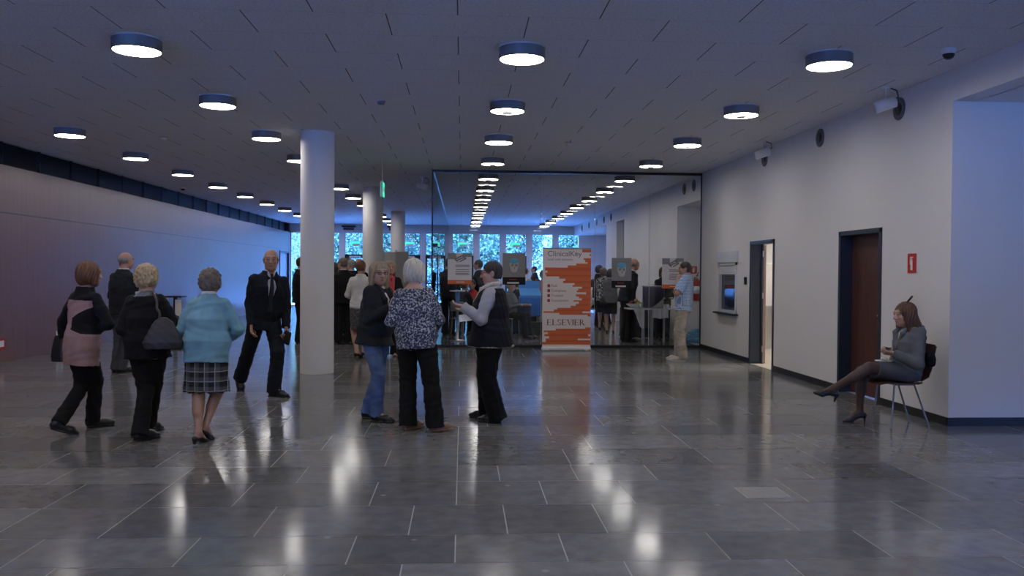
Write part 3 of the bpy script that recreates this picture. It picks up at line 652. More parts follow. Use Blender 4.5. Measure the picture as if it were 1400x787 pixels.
c = q.mix(q.math('MULTIPLY', q.math('ADD', a1, b1), .5), (.10, .104, .118), (.010, .011, .016)); c = q.mix(q.math('MULTIPLY', q.math('MAXIMUM', a2, b2), .75), c, (.42, .42, .40)); q.col(c); q.rough(.9)
q = NB('check_shirt'); X, Y, Z = q.xyz(); D_ = q.math('ADD', X, Y)
a1 = stripes(q, D_, .024, .5); b1 = stripes(q, Z, .024, .5); c = q.mix(q.math('MULTIPLY', q.math('ADD', a1, b1), .5), (.60, .70, .84), (.05, .16, .42)); q.col(c); q.rough(.85)
q = NB('speckle_skirt'); c = q.ramp(q.noise(70, 2), [(.45, (.03, .03, .033)), (.6, (.17, .16, .16))]); q.col(c); q.rough(.9)

def hand_ops(F, wr, d, n, side, curl, sc=1.0, spread=.0, thumb=.75):
    """d: along the hand, n: towards the palm side, side: +1 / -1 where the thumb sits along cross(d, n)."""
    d = nrm(d); n = nrm(np.asarray(n, float)-d*(np.asarray(n, float)@d)); c = np.cross(d, n)*side
    K = wr+d*.085*sc
    for o_, r in ((-.026, .0145), (0, .016), (.026, .0150)): F.cone(wr+c*o_*.55*sc+d*.005, K+c*o_*sc, .0150*sc, r*sc, k=.012)
    for i, (o_, ln) in enumerate(((.032, .066), (.011, .075), (-.011, .070), (-.031, .054))):
        a = K+c*o_*sc; t1 = math.radians(curl*(.75+.08*i)); sp_ = c*(o_*spread)
        d1 = nrm(d*math.cos(t1)+n*math.sin(t1)+sp_); t2 = t1+math.radians(curl*.9+8); d2 = nrm(d*math.cos(t2)+n*math.sin(t2)+sp_); t3 = t2+math.radians(curl*.6+5); d3 = nrm(d*math.cos(t3)+n*math.sin(t3))
        b = a+d1*ln*.48*sc; e = b+d2*ln*.32*sc; g = e+d3*ln*.24*sc
        F.cone(a, b, .0098*sc, .0088*sc, k=.006); F.cone(b, e, .0088*sc, .008*sc, k=.004); F.cone(e, g, .008*sc, .0068*sc, k=.004)
    t0 = wr+d*.025*sc+c*.022*sc; t1_ = t0+nrm(d*.55+c*.75+n*.35*thumb)*.042*sc; t2_ = t1_+nrm(d*.85+c*.25+n*.5*thumb)*.032*sc
    F.cone(t0, t1_, .0145*sc, .0115*sc, k=.012); F.cone(t1_, t2_, .0112*sc, .0088*sc, k=.005)
    return K

def head_ops(F, c, R, sc, male, age=0):
    def P(x, y, z): return c+(R[0]*x+R[1]*y+R[2]*z)*sc
    def E(x, y, z, a, b, e, k=.02, mode='add'): F.ell(P(x, y, z), np.array([a, b, e])*sc, R, k*sc, mode)
    E(0, -.012, .028, .073, .093, .088); E(0, .030, -.035, .058, .062, .078, .03); E(0, .052, -.088, .030+.006*male, .030, .024, .03)
    for s_ in (-1, 1):
        E(.039*s_, .032, -.062, .019, .032, .026, .03); E(.040*s_, .064, -.020, .020, .020, .018, .02)      # jaw, cheek
        E(.031*s_, .098, .012, .017, .015, .012, .012, 'sub'); E(.031*s_, .078, .011, .0145, .0145, .0135, .003)   # socket, eye
        E(.031*s_, .084, .0215, .018, .010, .005, .006); E(.031*s_, .0835, .003, .016, .009, .004, .006)    # lids
        E(.074*s_, -.010, -.010, .010, .019, .032, .008); E(.079*s_, -.014, .006, .009, .014, .016, .006); E(.081*s_, -.005, -.006, .006, .009, .014, .004, 'sub')
        E(.012*s_, .098, -.030, .009, .010, .008, .008)                                                   # nostrils
    F.cone(P(-.04, .078, .034), P(.04, .078, .034), .010*sc, .010*sc, k=.018*sc)
    F.cone(P(0, .086, .016), P(0, .110, -.024), .0085*sc, .0125*sc, k=.012*sc)
    E(0, .090, -.053, .021, .010, .0052, .006); E(0, .089, -.062, .018, .010, .0058, .006); F.cone(P(-.02, .101, -.0575), P(.02, .101, -.0575), .0022*sc, .0022*sc, k=.003, mode='sub')
    return P
def face_index(c, R, sc):
    def fn(V):
        D = V-c; q = np.stack([D@R[0], D@R[1], D@R[2]], 1)/sc; ix = np.zeros(len(V))
        lip = (np.abs(q[:, 0]) < .0215) & (q[:, 1] > .083) & (np.abs(q[:, 2]+.0575) < .0092-.28*np.abs(q[:, 0])); ix[lip] = 1
        for s_ in (-1, 1):
            e = ((q[:, 0]-.031*s_)/.0115)**2+((q[:, 2]-.0115)/.0055)**2; ix[(e < 1) & (q[:, 1] > .07)] = 2
            e = ((q[:, 0]-.031*s_)**2+(q[:, 2]-.0115)**2) < .0055**2; ix[e & (q[:, 1] > .07)] = 3
            br = (np.abs(q[:, 0]-.033*s_) < .0175) & (np.abs(q[:, 2]-.036+.1*np.abs(q[:, 0]-.031*s_)) < .0034) & (q[:, 1] > .06); ix[br] = 4
        return ix
    return fn
def hair_field(style, c, R, sc, h, P, ends=None):
    F = Field(h)
    def E(x, y, z, a, b, e, k=.02, mode='add'): F.ell(P(x, y, z), np.array([a, b, e])*sc, R, k*sc, mode)
    ang = lambda x, y, z: np.arctan2((x-c[0])*R[0][0]+(y-c[1])*R[0][1]+(z-c[2])*R[0][2], (x-c[0])*R[1][0]+(y-c[1])*R[1][1]+(z-c[2])*R[1][2])
    up_ = lambda x, y, z: (x-c[0])*R[2][0]+(y-c[1])*R[2][1]+(z-c[2])*R[2][2]
    if style == 'short':
        E(0, -.016, .032, .080, .099, .092); E(0, -.045, -.02, .070, .060, .065, .02)
        E(0, .115, -.045, .10, .080, .115, .01, 'sub'); E(0, -.03, -.10, .12, .085, .045, .01, 'sub')
        for s_ in (-1, 1): E(.080*s_, .005, -.030, .022, .030, .042, .008, 'sub')
    elif style == 'crop':
        E(0, -.014, .030, .077, .096, .090); E(0, -.045, -.02, .066, .056, .060, .02)
        E(0, .118, -.030, .10, .080, .108, .01, 'sub'); E(0, -.03, -.105, .12, .085, .050, .01, 'sub')
        for s_ in (-1, 1): E(.080*s_, .005, -.030, .024, .034, .046, .008, 'sub')
    elif style == 'fringe':        # horseshoe of short hair around a bald crown
        E(0, -.016, .012, .078, .097, .070); E(0, .10, .0, .12, .095, .14, .008, 'sub'); E(0, -.01, .10, .11, .12, .062, .008, 'sub'); E(0, -.03, -.105, .12, .085, .055, .01, 'sub')
    elif style == 'bob':
        E(0, -.022, .030, .094, .104, .096); E(0, -.050, -.030, .092, .072, .080, .03)
        for s_ in (-1, 1): F.cone(P(.068*s_, .012, .03), P(.078*s_, .006, -.085), .034*sc, .028*sc, k=.03)
        E(0, .122, -.048, .066, .090, .118, .012, 'sub'); E(0, .0, -.165, .14, .16, .055, .012, 'sub')
    elif style == 'curly':
        E(0, -.020, .034, .100, .108, .100); E(0, -.052, -.025, .096, .072, .078, .03)
        for s_ in (-1, 1): E(.070*s_, -.005, -.015, .034, .055, .06, .02)
        E(0, .128, -.050, .068, .090, .112, .012, 'sub'); E(0, .0, -.155, .14, .16, .055, .012, 'sub')
    elif style == 'shag':          # shoulder length, straight, parted
        E(0, -.020, .032, .092, .102, .096); E(0, -.045, -.06, .088, .062, .10, .03)
        for s_ in (-1, 1): F.cone(P(.066*s_, .022, .04), P(.080*s_, .014, -.135), .032*sc, .022*sc, k=.03)
        E(0, .122, -.060, .061, .084, .118, .012, 'sub'); E(0, .105, -.2, .055, .1, .1, .01, 'sub')
    elif style == 'long':
        E(0, -.022, .032, .090, .102, .096)
        for x_ in (-.07, -.04, 0, .04, .07): F.cone(P(x_, -.045+abs(x_)*.3, .02), P(x_*1.5, -.125+abs(x_)*.4, -.235), .048*sc, .042*sc, k=.03)
        for s_ in (-1, 1): F.cone(P(.066*s_, .018, .03), P(.088*s_, .015, -.25), .034*sc, .024*sc, k=.03)
        E(0, .122, -.055, .062, .086, .118, .012, 'sub')
    elif style == 'bun':
        E(0, -.016, .030, .082, .099, .093); E(0, -.115, .04, .040, .036, .040, .02); E(0, .116, -.045, .10, .080, .112, .01, 'sub'); E(0, -.03, -.11, .12, .085, .045, .01, 'sub')
    amp = {'curly': .010, 'short': .0035, 'crop': .0015, 'fringe': .0012, 'bun': .002}.get(style, .0045)
    if style == 'curly': F.ripple(lambda x, y, z: amp*np.sin(x*95+np.sin(z*60))*np.sin(y*90+1.5*np.sin(x*50))*np.sin(z*85))
    else: F.ripple(lambda x, y, z: amp*np.sin(ang(x, y, z)*26+4*np.sin(up_(x, y, z)*22)))
    return F

def shoe_field(A, R, kind, h, sc=1.0):
    """A ankle, R rows right/forward/up of the foot."""
    F = Field(h)
    def P(x, y, z): return A+(R[0]*x+R[1]*y+R[2]*z)*sc
    if kind == 'pump':            # heel raised: foot slopes down to the toe
        F.cone(P(0, -.045, -.055), P(0, .03, -.062), .029*sc, .028*sc, k=.015); F.cone(P(0, .03, -.062), P(0, .105, -.110), .028*sc, .036*sc, k=.02); F.cone(P(0, .105, -.112), P(0, .165, -.122), .034*sc, .016*sc, k=.02)
        F.ell(P(0, .035, -.030), np.array([.034, .075, .030])*sc, R, .01, 'sub'); F.half(P(0, .1, -.136), -R[2])
        F.cone(P(0, -.050, -.065), P(0, -.056, -.136), .018*sc, .0075*sc, k=.012, flat=1)
    else:
        hi_ = kind in ('boot', 'trainer')
        F.cone(P(0, -.035, -.052), P(0, .04, -.052), .037*sc, .038*sc, k=.02); F.cone(P(0, .04, -.052), P(0, .120, -.060), .038*sc, .041*sc, k=.02); F.cone(P(0, .120, -.063), P(0, .185, -.070), .038*sc, .024*sc, k=.02)
        F.cone(P(0, -.018, -.03), P(0, -.01, .0 if hi_ else -.022), .040*sc, .042*sc, k=.02, flat=1)
        F.box(P(0, .072, -.088), np.array([.042, .125, .009])*sc, R, .008, .004)
        F.half(P(0, 0, -.097), -R[2])
    return F, P
BODY_F = [(-.12, 0, -.005, .140, .110), (-.03, 0, -.012, .168, .118), (.06, 0, -.005, .156, .110), (.17, 0, 0, .130, .096), (.27, 0, .010, .138, .108), (.36, 0, .006, .146, .104), (.43, 0, -.006, .136, .082), (.475, 0, -.010, .092, .060), (.51, 0, -.010, .056, .054)]
BODY_M = [(-.12, 0, -.005, .140, .108), (-.03, 0, -.010, .158, .115), (.06, 0, 0, .152, .110), (.17, 0, .004, .148, .106), (.27, 0, .006, .160, .114), (.36, 0, .002, .172, .112), (.43, 0, -.006, .160, .088), (.475, 0, -.010, .108, .066), (.51, 0, -.010, .062, .058)]
def wr_noise(F, amp, sc=1.0):
    F.ripple(lambda x, y, z: amp*(np.sin(31*z+9*np.sin(11*x+7*y))*.6+np.sin(23*x-19*y+8*np.sin(13*z))*.5))
def person(label, X, Y, yaw, Ht, group=None, male=False, h=.006, g=1.0, skin='fair', head=(0, 0, 0), hair=('short', 'hair_dark'), lean=0., HM=None, NK=None, HD=None,
           arms=None, legs=None, top=None, bottom=None, shoe=('flat', 'leather_black'), glasses=False, hands=True, shirt=None, tie=None, sw=None, extra=None, pelvis=None):
    sc = Ht/1.66; B = basis(yaw); base = np.array([X, Y, 0.])
    def L(r, f, u): return base+(B[0]*r+B[1]*f)*sc+np.array([0, 0, u*sc])
    legs = legs or {}; t1, t2 = .405*sc, .400*sc; seated = pelvis is not None
    HM = L(0, 0, .90) if HM is None else np.array(HM, float)
    if not seated:            # pelvis as high as the planted legs allow
        zz = []
        for s_, sg in (('R', 1), ('L', -1)):
            ank = legs.get(s_, {}).get('a'); ank = L(.085*sg, 0, .097) if ank is None else np.asarray(ank, float)
            hp_ = HM+B[0]*sg*.085*sc*g; dxy = math.hypot(*(ank-hp_)[:2]); zz.append(ank[2]+math.sqrt(max(((t1+t2)*(.998 if legs.get(s_, {}).get('pitch', 0) > 30 else .995))**2-dxy**2, .2)))
        HM[2] = min(min(zz)+.03*sc, .93*sc)
    if NK is None: NK = HM+(B[1]*lean+np.array([0, 0, .50]))*sc
    else:
        NK = np.array(NK, float)
        if not seated: NK[2] = HM[2]+.50*sc
    wv = nrm(NK-HM); uv = nrm(B[0]-wv*(B[0]@wv)); vv = np.cross(wv, uv); R = np.array([uv, vv, wv])
    HR = basis(yaw+head[0], head[1], head[2]); HD = NK+wv*.105*sc+(HR[1]*.028+np.array([0, 0, .045]))*sc if HD is None else np.asarray(HD, float)
    hs = sc*(1.02 if male else 1.02)
    sw = (.165 if male else .138)*sc*(.5+.5*g) if sw is None else sw
    def T(a, b, c): return HM+(uv*a+vv*b+wv*c)*sc
    st0 = BODY_M if male else BODY_F
    def sta(i, lo=None, hi=None, mul=1.0): return [(w_*sc, cu*sc, cv*sc, (a*g*mul+i)*sc, (b*g*mul+i)*sc) for w_, cu, cv, a, b in st0 if (lo is None or w_ >= lo) and (hi is None or w_ <= hi)]
    SH = {'R': NK+uv*sw-wv*(.086 if male else .075)*sc, 'L': NK-uv*sw-wv*(.086 if male else .075)*sc}
    HP = {'R': HM+uv*.085*sc*g-np.array([0, 0, .03])*sc, 'L': HM-uv*.085*sc*g-np.array([0, 0, .03])*sc}
    l1, l2 = (.285*sc, .245*sc)
    arms = arms or {}; A = {}; K = {}; FT = {}
    for s_, sg in (('R', 1), ('L', -1)):
        a = dict(arms.get(s_, {}))
        wr = a.get('w'); wr = SH[s_]+(uv*.05*sg+vv*.06)*sc-np.array([0, 0, .525])*sc if wr is None else np.asarray(wr, float)
        pole = a.get('pole', uv*sg*.5-vv*1.0-wv*.15)
        if 'e' in a: el = SH[s_]+nrm(np.asarray(a['e'], float)-SH[s_])*l1; wr = el+nrm(wr-el)*l2
        else: el, wr = ik(SH[s_], wr, l1, l2, pole)
        fd = nrm(wr-el); hd = nrm(a['hd']) if 'hd' in a else fd
        A[s_] = (SH[s_], el, wr, hd, a.get('n', -uv*sg), a.get('curl', 28), a.get('thumb', 1.0))
        lg = dict(legs.get(s_, {})); fy, fp = lg.get('yaw', yaw), lg.get('pitch', 0); FR = basis(fy, fp)
        ank = lg.get('a'); ank = L(.085*sg, 0, .097) if ank is None else np.asarray(ank, float)
        kn, ank = ik(HP[s_], ank, t1, t2, lg.get('pole', B[1]+uv*sg*.12)); K[s_] = (HP[s_], kn, ank, FR); FT[s_] = FR
    org = base
    # ---- body
    F = Field(h); F.loft(HM, R, sta(0), k=.02); F.cone(NK-wv*.04*sc-vv*.010*sc, HD-HR[2]*.05*sc-HR[1]*.012*sc, (.060 if male else .053)*sc, (.056 if male else .049)*sc, k=.03)
    P = head_ops(F, HD, HR, hs, male)
    for s_, sg in (('R', 1), ('L', -1)):
        a, e, w_, hd, n_, cu, th = A[s_]
        F.cone(a, e, .046*sc, .036*sc, k=.03); F.cone(e, e+(w_-e)*.35, .036*sc, .037*sc, k=.02); F.cone(e+(w_-e)*.35, w_, .037*sc, .0235*sc, k=.02)
        if hands:
            c_ = np.cross(nrm(hd), nrm(np.asarray(n_)-nrm(hd)*(np.asarray(n_)@nrm(hd))))
            # thumb side of a right hand: cross(d, palm) points to it when doubled by the body side
            hand_ops(F, w_, hd, n_, -sg if th >= 0 else sg, cu, sc*(1.04 if male else .95))
        p_, k_, q_, FR = K[s_]
        F.cone(p_, k_, .083*sc*g, .054*sc, k=.03); F.cone(k_, q_, .052*sc, .034*sc, k=.03); F.cone(k_+(q_-k_)*.15-FR[1]*.012*sc, k_+(q_-k_)*.5-FR[1]*.016*sc, .046*sc, .040*sc, k=.04)
        if shoe[0] == 'pump': F.cone(q_, q_+(FR[1]*.09-FR[2]*.088)*sc, .033*sc, .026*sc, k=.02); F.cone(q_+(FR[1]*-.03-FR[2]*.045)*sc, q_+(-FR[2]*.03)*sc, .024*sc, .03*sc, k=.02)
        else: F.cone(q_, q_+(FR[1]*.09-FR[2]*.052)*sc, .034*sc, .026*sc, k=.02)
    stock = shoe[2] if len(shoe) > 2 else None
    fi = face_index(HD, HR, hs); zc = HM[2]-.02*sc
    def mfn(V):
        ix = fi(V)
        if stock: ix[(V-HM)@wv < -.05*sc] = 5 if pelvis is None else ix[(V-HM)@wv < -.05*sc]
        if stock and pelvis is not None: ix[pelvis(V)] = 5
        return ix
    ps = F.build('person', ['skin_'+skin, 'lip_'+skin, 'eye_white', 'iris', 'hair_brow']+([stock] if stock else []), None, None, mfn, org)
    ps.location = org; tag(ps, label, 'person', group)
    # ---- hair
    if hair and hair[0] != 'bald': hair_field(hair[0], HD, HR, hs, h*.9, P).build('hair', hair[1], ps, None, None, org)
    # ---- shirt, tie
    if shirt:
        F = Field(h); F.loft(HM, R, [s_ for s_ in sta(.009, .0, .50)], k=.0); F.loft(HM, R, [(.44*sc, 0, -.006*sc, .085*sc, .066*sc), (.50*sc, 0, -.006*sc, .071*sc, .067*sc), (.545*sc, 0, .000*sc, .068*sc, .066*sc)], k=.02)
        if top and top.get('nocollar'): F.half(T(0, 0, .485), wv)
        F.ell(T(0, .075, .535), np.array([.03, .06, .045])*sc, R, .005, 'sub'); F.build('shirt', shirt, ps, None, None, org)
    if tie:
        F = Field(h*.7); y1 = .126*g if male else .12
        F.cone(T(0, .080, .495), T(0, .088, .475), .017*sc, .013*sc, k=.004); F.cone(T(0, .092, .470), T(0, y1+.004, .36), .014*sc, .022*sc, k=.004); F.cone(T(0, y1+.004, .36), T(0, y1+.006, .10), .022*sc, .030*sc, k=.004)
        F.build('tie', tie, ps, None, None, org)
    # ---- top
    if top:
        i = top.get('i', .018); hem = top.get('hem', -.12); ah, bh = top.get('hem_ab', (.185, .14)); ez = top.get('ease', .0)
        F = Field(top.get('h', h)); S = []
        for w_, cu, cv, a, b in st0:
            if w_ < max(hem+.02, -.05): continue
            if w_ > .50: continue
            e_ = ez if .0 < w_ < .32 else 0
            S.append((w_*sc, cu*sc, cv*sc, (a*g+i+e_)*sc, (b*g+i+e_)*sc))
        if top.get('collar', 1): S.append((.512*sc, 0, -.010*sc, .076*sc, .070*sc))
        S.append((hem*sc, 0, top.get('hem_cv', 0)*sc, ah*g*sc, bh*g*sc))
        for e_ in top.get('st', []): S.append(tuple(x*sc for x in e_))
        F.loft(HM, R, S, k=.0, p=top.get('p', 2.25))
        if top.get('collar', 1): F.loft(HM, R, [(.45*sc, 0, -.012*sc, .100*sc, .078*sc), (.505*sc, 0, -.014*sc, .084*sc, .077*sc), (.530*sc, 0, -.014*sc, .079*sc, .074*sc)], k=.02)
        sl = top.get('sleeve', (.060, .051, .043)); sl_len = top.get('sleeve_len', 1.0)
        if sl:
            for s_ in 'RL':
                a, e, w_, hd, *_ = A[s_]
                F.cone(a, a+(e-a)*.5, sl[0]*sc, (sl[0]*.5+sl[1]*.5)*sc, k=.035)
                if sl_len >= 1: F.cone(a+(e-a)*.4, e, (sl[0]*.6+sl[1]*.4)*sc, sl[1]*sc, k=.02); F.cone(e, e+(w_-e)*1.02, sl[1]*sc, sl[2]*sc, k=.02, flat=1)
                else: F.cone(a, a+(e-a)*sl_len*1.6, sl[0]*sc, sl[1]*sc, k=.03, flat=1)
        if top.get('open'):        # V opening at the front
            zb, w0, w1 = top['open']; F.cone(T(0, .16, .50), T(0, .17*g, zb), w0*sc, w1*sc, k=.008, mode='sub'); F.ell(T(0, .085, .52), np.array([.05, .07, .06])*sc, R, .01, 'sub')
            if top.get('gap'): F.cone(T(0, .19*g, zb+.02), T(0, .19*g, hem-.05), .06*sc, .075*sc, k=.01, mode='sub')
        if top.get('slit'): F.box(T(0, -.16*g, hem), np.array([.004, .05, .13])*sc, R, .001, .002, 'sub')
        wr_noise(F, top.get('wr', .0028))
        mf = top.get('matfn'); mm_ = top['mat']
        o = F.build(top.get('name', 'jacket'), mm_, ps, None, (lambda V: mf(np.stack([(V-HM)@uv, (V-HM)@vv, (V-HM)@wv], 1)/sc, V)) if mf else None, org)
        if top.get('lapel'):
            F = Field(h*.8); zb = top['open'][0]
            for sg in (-1, 1):
                F.cone(T(.070*sg, .068, .475), T(.073*sg, .118*g+i, .36), .012*sc, .024*sc, k=.01); F.cone(T(.073*sg, .118*g+i, .36), T(.014*sg, .125*g+i, zb+.01), .024*sc, .006*sc, k=.01)
            F.build('lapel', mm_ if isinstance(mm_, str) else mm_[0], ps, None, None, org)
    # ---- trousers / skirt
    if bottom:
        F = Field(h); kd = bottom['kind']
        if kd == 'trousers':
            r = bottom.get('r', (.096, .074, .072, .078)); F.loft(HM, R, [(w_, cu, cv, a, b) for w_, cu, cv, a, b in sta(.013, None, .07)+[(x[0], x[1], x[2], x[3], x[4]) for x in sta(.004, .1, .28)]], k=.0)
            for s_ in 'RL':
                p_, k_, q_, FR = K[s_]; sh = q_-nrm(q_-k_)*(-bottom.get('len', .058))*sc
                F.cone(p_, k_, r[0]*sc*g, r[1]*sc, k=.025); F.cone(k_, sh, r[2]*sc, r[3]*sc, k=.02, flat=1)
            wr_noise(F, bottom.get('wr', .0045))
            if top and not seated: F.half(T(0, 0, top.get('hem', -.12)+bottom.get('clip', .03)), wv)
        elif kd == 'skirt':
            F.loft(HM, basis(yaw), [tuple(x*sc for x in e_) for e_ in bottom['st']], k=.0, p=2.2)
            if bottom.get('fold'):
                am, fq = bottom['fold']; F.ripple(lambda x, y, z: am*np.clip((HM[2]-z)/.4, 0, 1)*np.sin(np.arctan2(x-HM[0], y-HM[1])*fq))
            wr_noise(F, .002)
            if top and not seated: F.half(T(0, 0, top.get('hem', -.12)+.04), wv)
        F.build(bottom.get('name', kd), bottom['mat'], ps, None, None, org)
    # ---- shoes
    if shoe:
        for s_ in 'RL':
            p_, k_, q_, FR = K[s_]; F, _ = shoe_field(q_, FR, shoe[0], h*.8, sc*(1.06 if male else .98)); F.build('shoe', shoe[1], ps, None, None, org)
    if glasses:
        m = MB(); ring = []
        for sg in (-1, 1):
            pts = [P(.033*sg+.024*math.cos(t), .101-.004*abs(math.cos(t)), .010+.017*math.sin(t)) for t in np.linspace(0, 2*PI, 15)]; m.tube(pts, .0022, 6)
            m.tube([P(.057*sg, .097, .014), P(.077*sg, .05, .014), P(.079*sg, -.005, .012)], .002, 6)
        m.tube([P(-.009, .104, .012), P(.009, .104, .012)], .0022, 6); o = m.build('glasses', glasses if isinstance(glasses, str) else 'black_plastic', ps); 
        for v in o.data.vertices: v.co -= Vector(org)
    info = dict(root=ps, base=base, B=B, HM=HM, NK=NK, R=R, A=A, K=K, HD=HD, HR=HR, sc=sc, T=T, P=P, org=org, h=h)
    if extra: extra(info)
    return info
def foot(px, py, yaw, pitch=0, ref=.06, sc=.97, down=.097):
    R = basis(yaw, pitch); return dict(a=at_z(px, py, 0)-(R[1]*ref-R[2]*down)*sc, yaw=yaw, pitch=pitch)
def mesh_shift(o, org):
    for v in o.data.vertices: v.co -= Vector(org)
# ================================================================== people in the hall
V3 = lambda *a: np.array(a, float)
# 1 woman in pink and black tunic, walking away to the right
p0 = at_z(112, 590, 0); Yp = 8.05
def pinkfn(q, V):
    ix = np.ones(len(q), int)                                   # black sleeves and yoke
    ix[(np.abs(q[:, 0]) < .168) & (q[:, 2] < .40)] = 0
    ix[(q[:, 0] > -.005+np.maximum(0, q[:, 2]-.23)*1.5) & (q[:, 2] > .12-.3*np.maximum(q[:, 0], 0)) & (q[:, 2] < .42)] = 1
    ix[(np.abs(q[:, 0]) < .25) & (q[:, 2] < .085)] = 0
    return ix
I1 = person('woman with auburn bob in a pink and black tunic, walking away with a black handbag', p0[0], Yp, 30, 1.60, h=.006, head=(10, 2, 0), hair=('bob', 'hair_auburn'), g=1.0, lean=.03,
    HM=at(113, 462, Yp), NK=at(118, 390, Yp+.02),
    arms=dict(L=dict(e=at(89, 434, Yp+.12), w=at(86, 462, Yp+.16), n=V3(1, 0, 0), curl=70, hd=V3(0, .1, -1)), R=dict(e=at(147, 440, Yp-.08), w=at(124, 452, Yp+.14), n=V3(-.5, .5, 0))),
    legs=dict(L=foot(96, 594, 62, 22, .13), R=foot(136, 583, 55)),
    top=dict(name='tunic', mat=['cloth_pink', 'cloth_black'], matfn=pinkfn, h=.0038, hem=-.215, hem_ab=(.180, .135), i=.016, ease=.012, sleeve=(.056, .050, .041), collar=1),
    bottom=dict(kind='trousers', mat='cloth_black', r=(.090, .068, .066, .070), len=.03), shoe=('boot', 'leather_black'))
# 2 woman in black with grey bag
p0 = at_z(204, 596, 0); Yp = 7.78
I2 = person('woman with curly blonde hair all in black with a grey shoulder bag, walking away', p0[0], Yp, 14, 1.56, h=.006, head=(6, 2, 0), hair=('curly', 'hair_blonde'), g=1.12, lean=.02,
    HM=at(202, 468, Yp), NK=at(199.5, 397, Yp), arms=dict(L=dict(e=at(169, 444, Yp-.04), w=at(178, 455, Yp+.22)), R=dict(e=at(234, 437, Yp-.05), w=at(240, 436, Yp+.2), n=V3(-1, 0, 0), curl=60)),
    legs=dict(L=foot(200, 601, 38), R=foot(215, 588, 28, 14, .13)),
    top=dict(name='coat', mat='cloth_black', hem=-.115, hem_ab=(.198, .15), i=.022, ease=.03, sleeve=(.062, .054, .047), collar=0),
    bottom=dict(kind='trousers', mat='cloth_black', r=(.092, .074, .072, .080)), shoe=('boot', 'leather_black'))
F = Field(.006); i_ = I2; T_ = i_['T']; F.loft(i_['HM'], i_['R'], [(x*i_['sc'], 0, -.010*i_['sc'], a*i_['sc'], b*i_['sc']) for x, a, b in ((.455, .112, .085), (.49, .086, .078), (.525, .082, .074))], k=0)
F.ripple(lambda x, y, z: .005*np.sin(z*160+6*np.sin(x*30))); F.build('scarf', 'scarf', i_['root'], None, None, i_['org'])
# 3 old woman in blue cardigan and plaid skirt
p0 = at_z(286, 598, 0); Yp = 7.72
I3 = person('elderly woman in a light blue cardigan and grey plaid skirt, seen from behind', p0[0], Yp, 6, 1.50, h=.006, head=(4, 3, 0), hair=('curly', 'hair_greybrown'), g=1.16, lean=.05,
    HM=at(283, 485, Yp-.03), NK=at(286, 407, Yp+.02), arms=dict(L=dict(e=at(249, 447, Yp), w=at(256, 459, Yp+.22)), R=dict(e=at(325, 447, Yp), w=at(314, 463, Yp+.2), n=V3(-1, .3, 0))),
    legs=dict(L=foot(277, 604, 22), R=foot(292, 600, 38, 20, .13)),
    top=dict(name='cardigan', mat='cloth_blue', hem=-.145, hem_ab=(.182, .150), i=.022, ease=.035, sleeve=(.066, .058, .046), wr=.0035),
    bottom=dict(kind='skirt', mat='plaid', st=[(.08, 0, 0, .165, .13), (-.05, 0, 0, .195, .15), (-.20, 0, 0, .205, .165), (-.425, 0, .0, .214, .175)], fold=(.008, 11)), shoe=('pump', 'leather_black'), skin='tan')
F = Field(.005); i_ = I3; F.loft(i_['HM'], i_['R'], [(x*i_['sc'], 0, -.010*i_['sc'], a*i_['sc'], b*i_['sc']) for x, a, b in ((.49, .078, .070), (.535, .073, .066), (.552, .070, .063))], k=0); F.build('collar', 'cloth_white', i_['root'], None, None, i_['org'])
# 4 man in dark suit walking to the viewer
p0 = at_z(366, 541, 0); Yp = 10.5
I4 = person('bald man in a dark suit, white shirt and dark tie, striding past the big column', p0[0], Yp, 150, 1.785, male=True, h=.006, head=(18, 2, 0), hair=('fringe', 'hair_greybrown'), skin='tan', HM=at(362, 444, Yp), NK=at(369, 378, Yp-.03),
    arms=dict(R=dict(e=at(341, 418, Yp-.06), w=at(344, 449, Yp-.16), n=V3(1, 0, 0)), L=dict(e=at(391, 419, Yp+.05), w=at(391, 445, Yp-.05), n=V3(-1, -.3, 0), curl=45)),
    legs=dict(L=foot(380, 542, 122, 0, .06, 1.05), R=dict(a=at(329.5, 513, Yp+.34), yaw=145, pitch=62)),
    top=dict(name='jacket', mat='cloth_navy', hem=-.13, hem_ab=(.186, .150), i=.022, ease=.012, open=(.13, .095, .02), lapel=1, sleeve=(.066, .056, .047), slit=1), shirt='cloth_shirt', tie='cloth_tie',
    bottom=dict(kind='trousers', mat='cloth_navy', r=(.094, .078, .076, .080), clip=.16), shoe=('flat', 'leather_black'))
# 5 bald man on the phone
p0 = at_z(168, 508, 0); Yp = 12.75
I5 = person('bald man in dark grey suit, back turned, phoning by the wood wall', p0[0], Yp, 22, 1.73, male=True, h=.008, head=(12, 4, 0), hair=('fringe', 'hair_grey'), skin='pink', HM=at(168, 440, Yp), NK=at(169.5, 378, Yp), g=1.02,
    arms=dict(L=dict(e=at(152.5, 404, Yp+.12), w=at(160.5, 373, Yp+.05), n=V3(.8, .0, .2), curl=40, hd=V3(.15, .0, 1)), R=dict(w=at(184, 432, Yp+.16), pole=V3(.8, -.6, -.3))),
    legs=dict(L=foot(165, 508, 35, 0, .06, 1.04), R=foot(172, 509, 50, 0, .06, 1.04)), top=dict(name='jacket', mat='cloth_charcoal', hem=-.11, hem_ab=(.188, .15), i=.022, ease=.02, open=(.2, .05, .01)), shirt='cloth_white',
    bottom=dict(kind='trousers', mat='cloth_greysuit'), shoe=('flat', 'leather_black'))
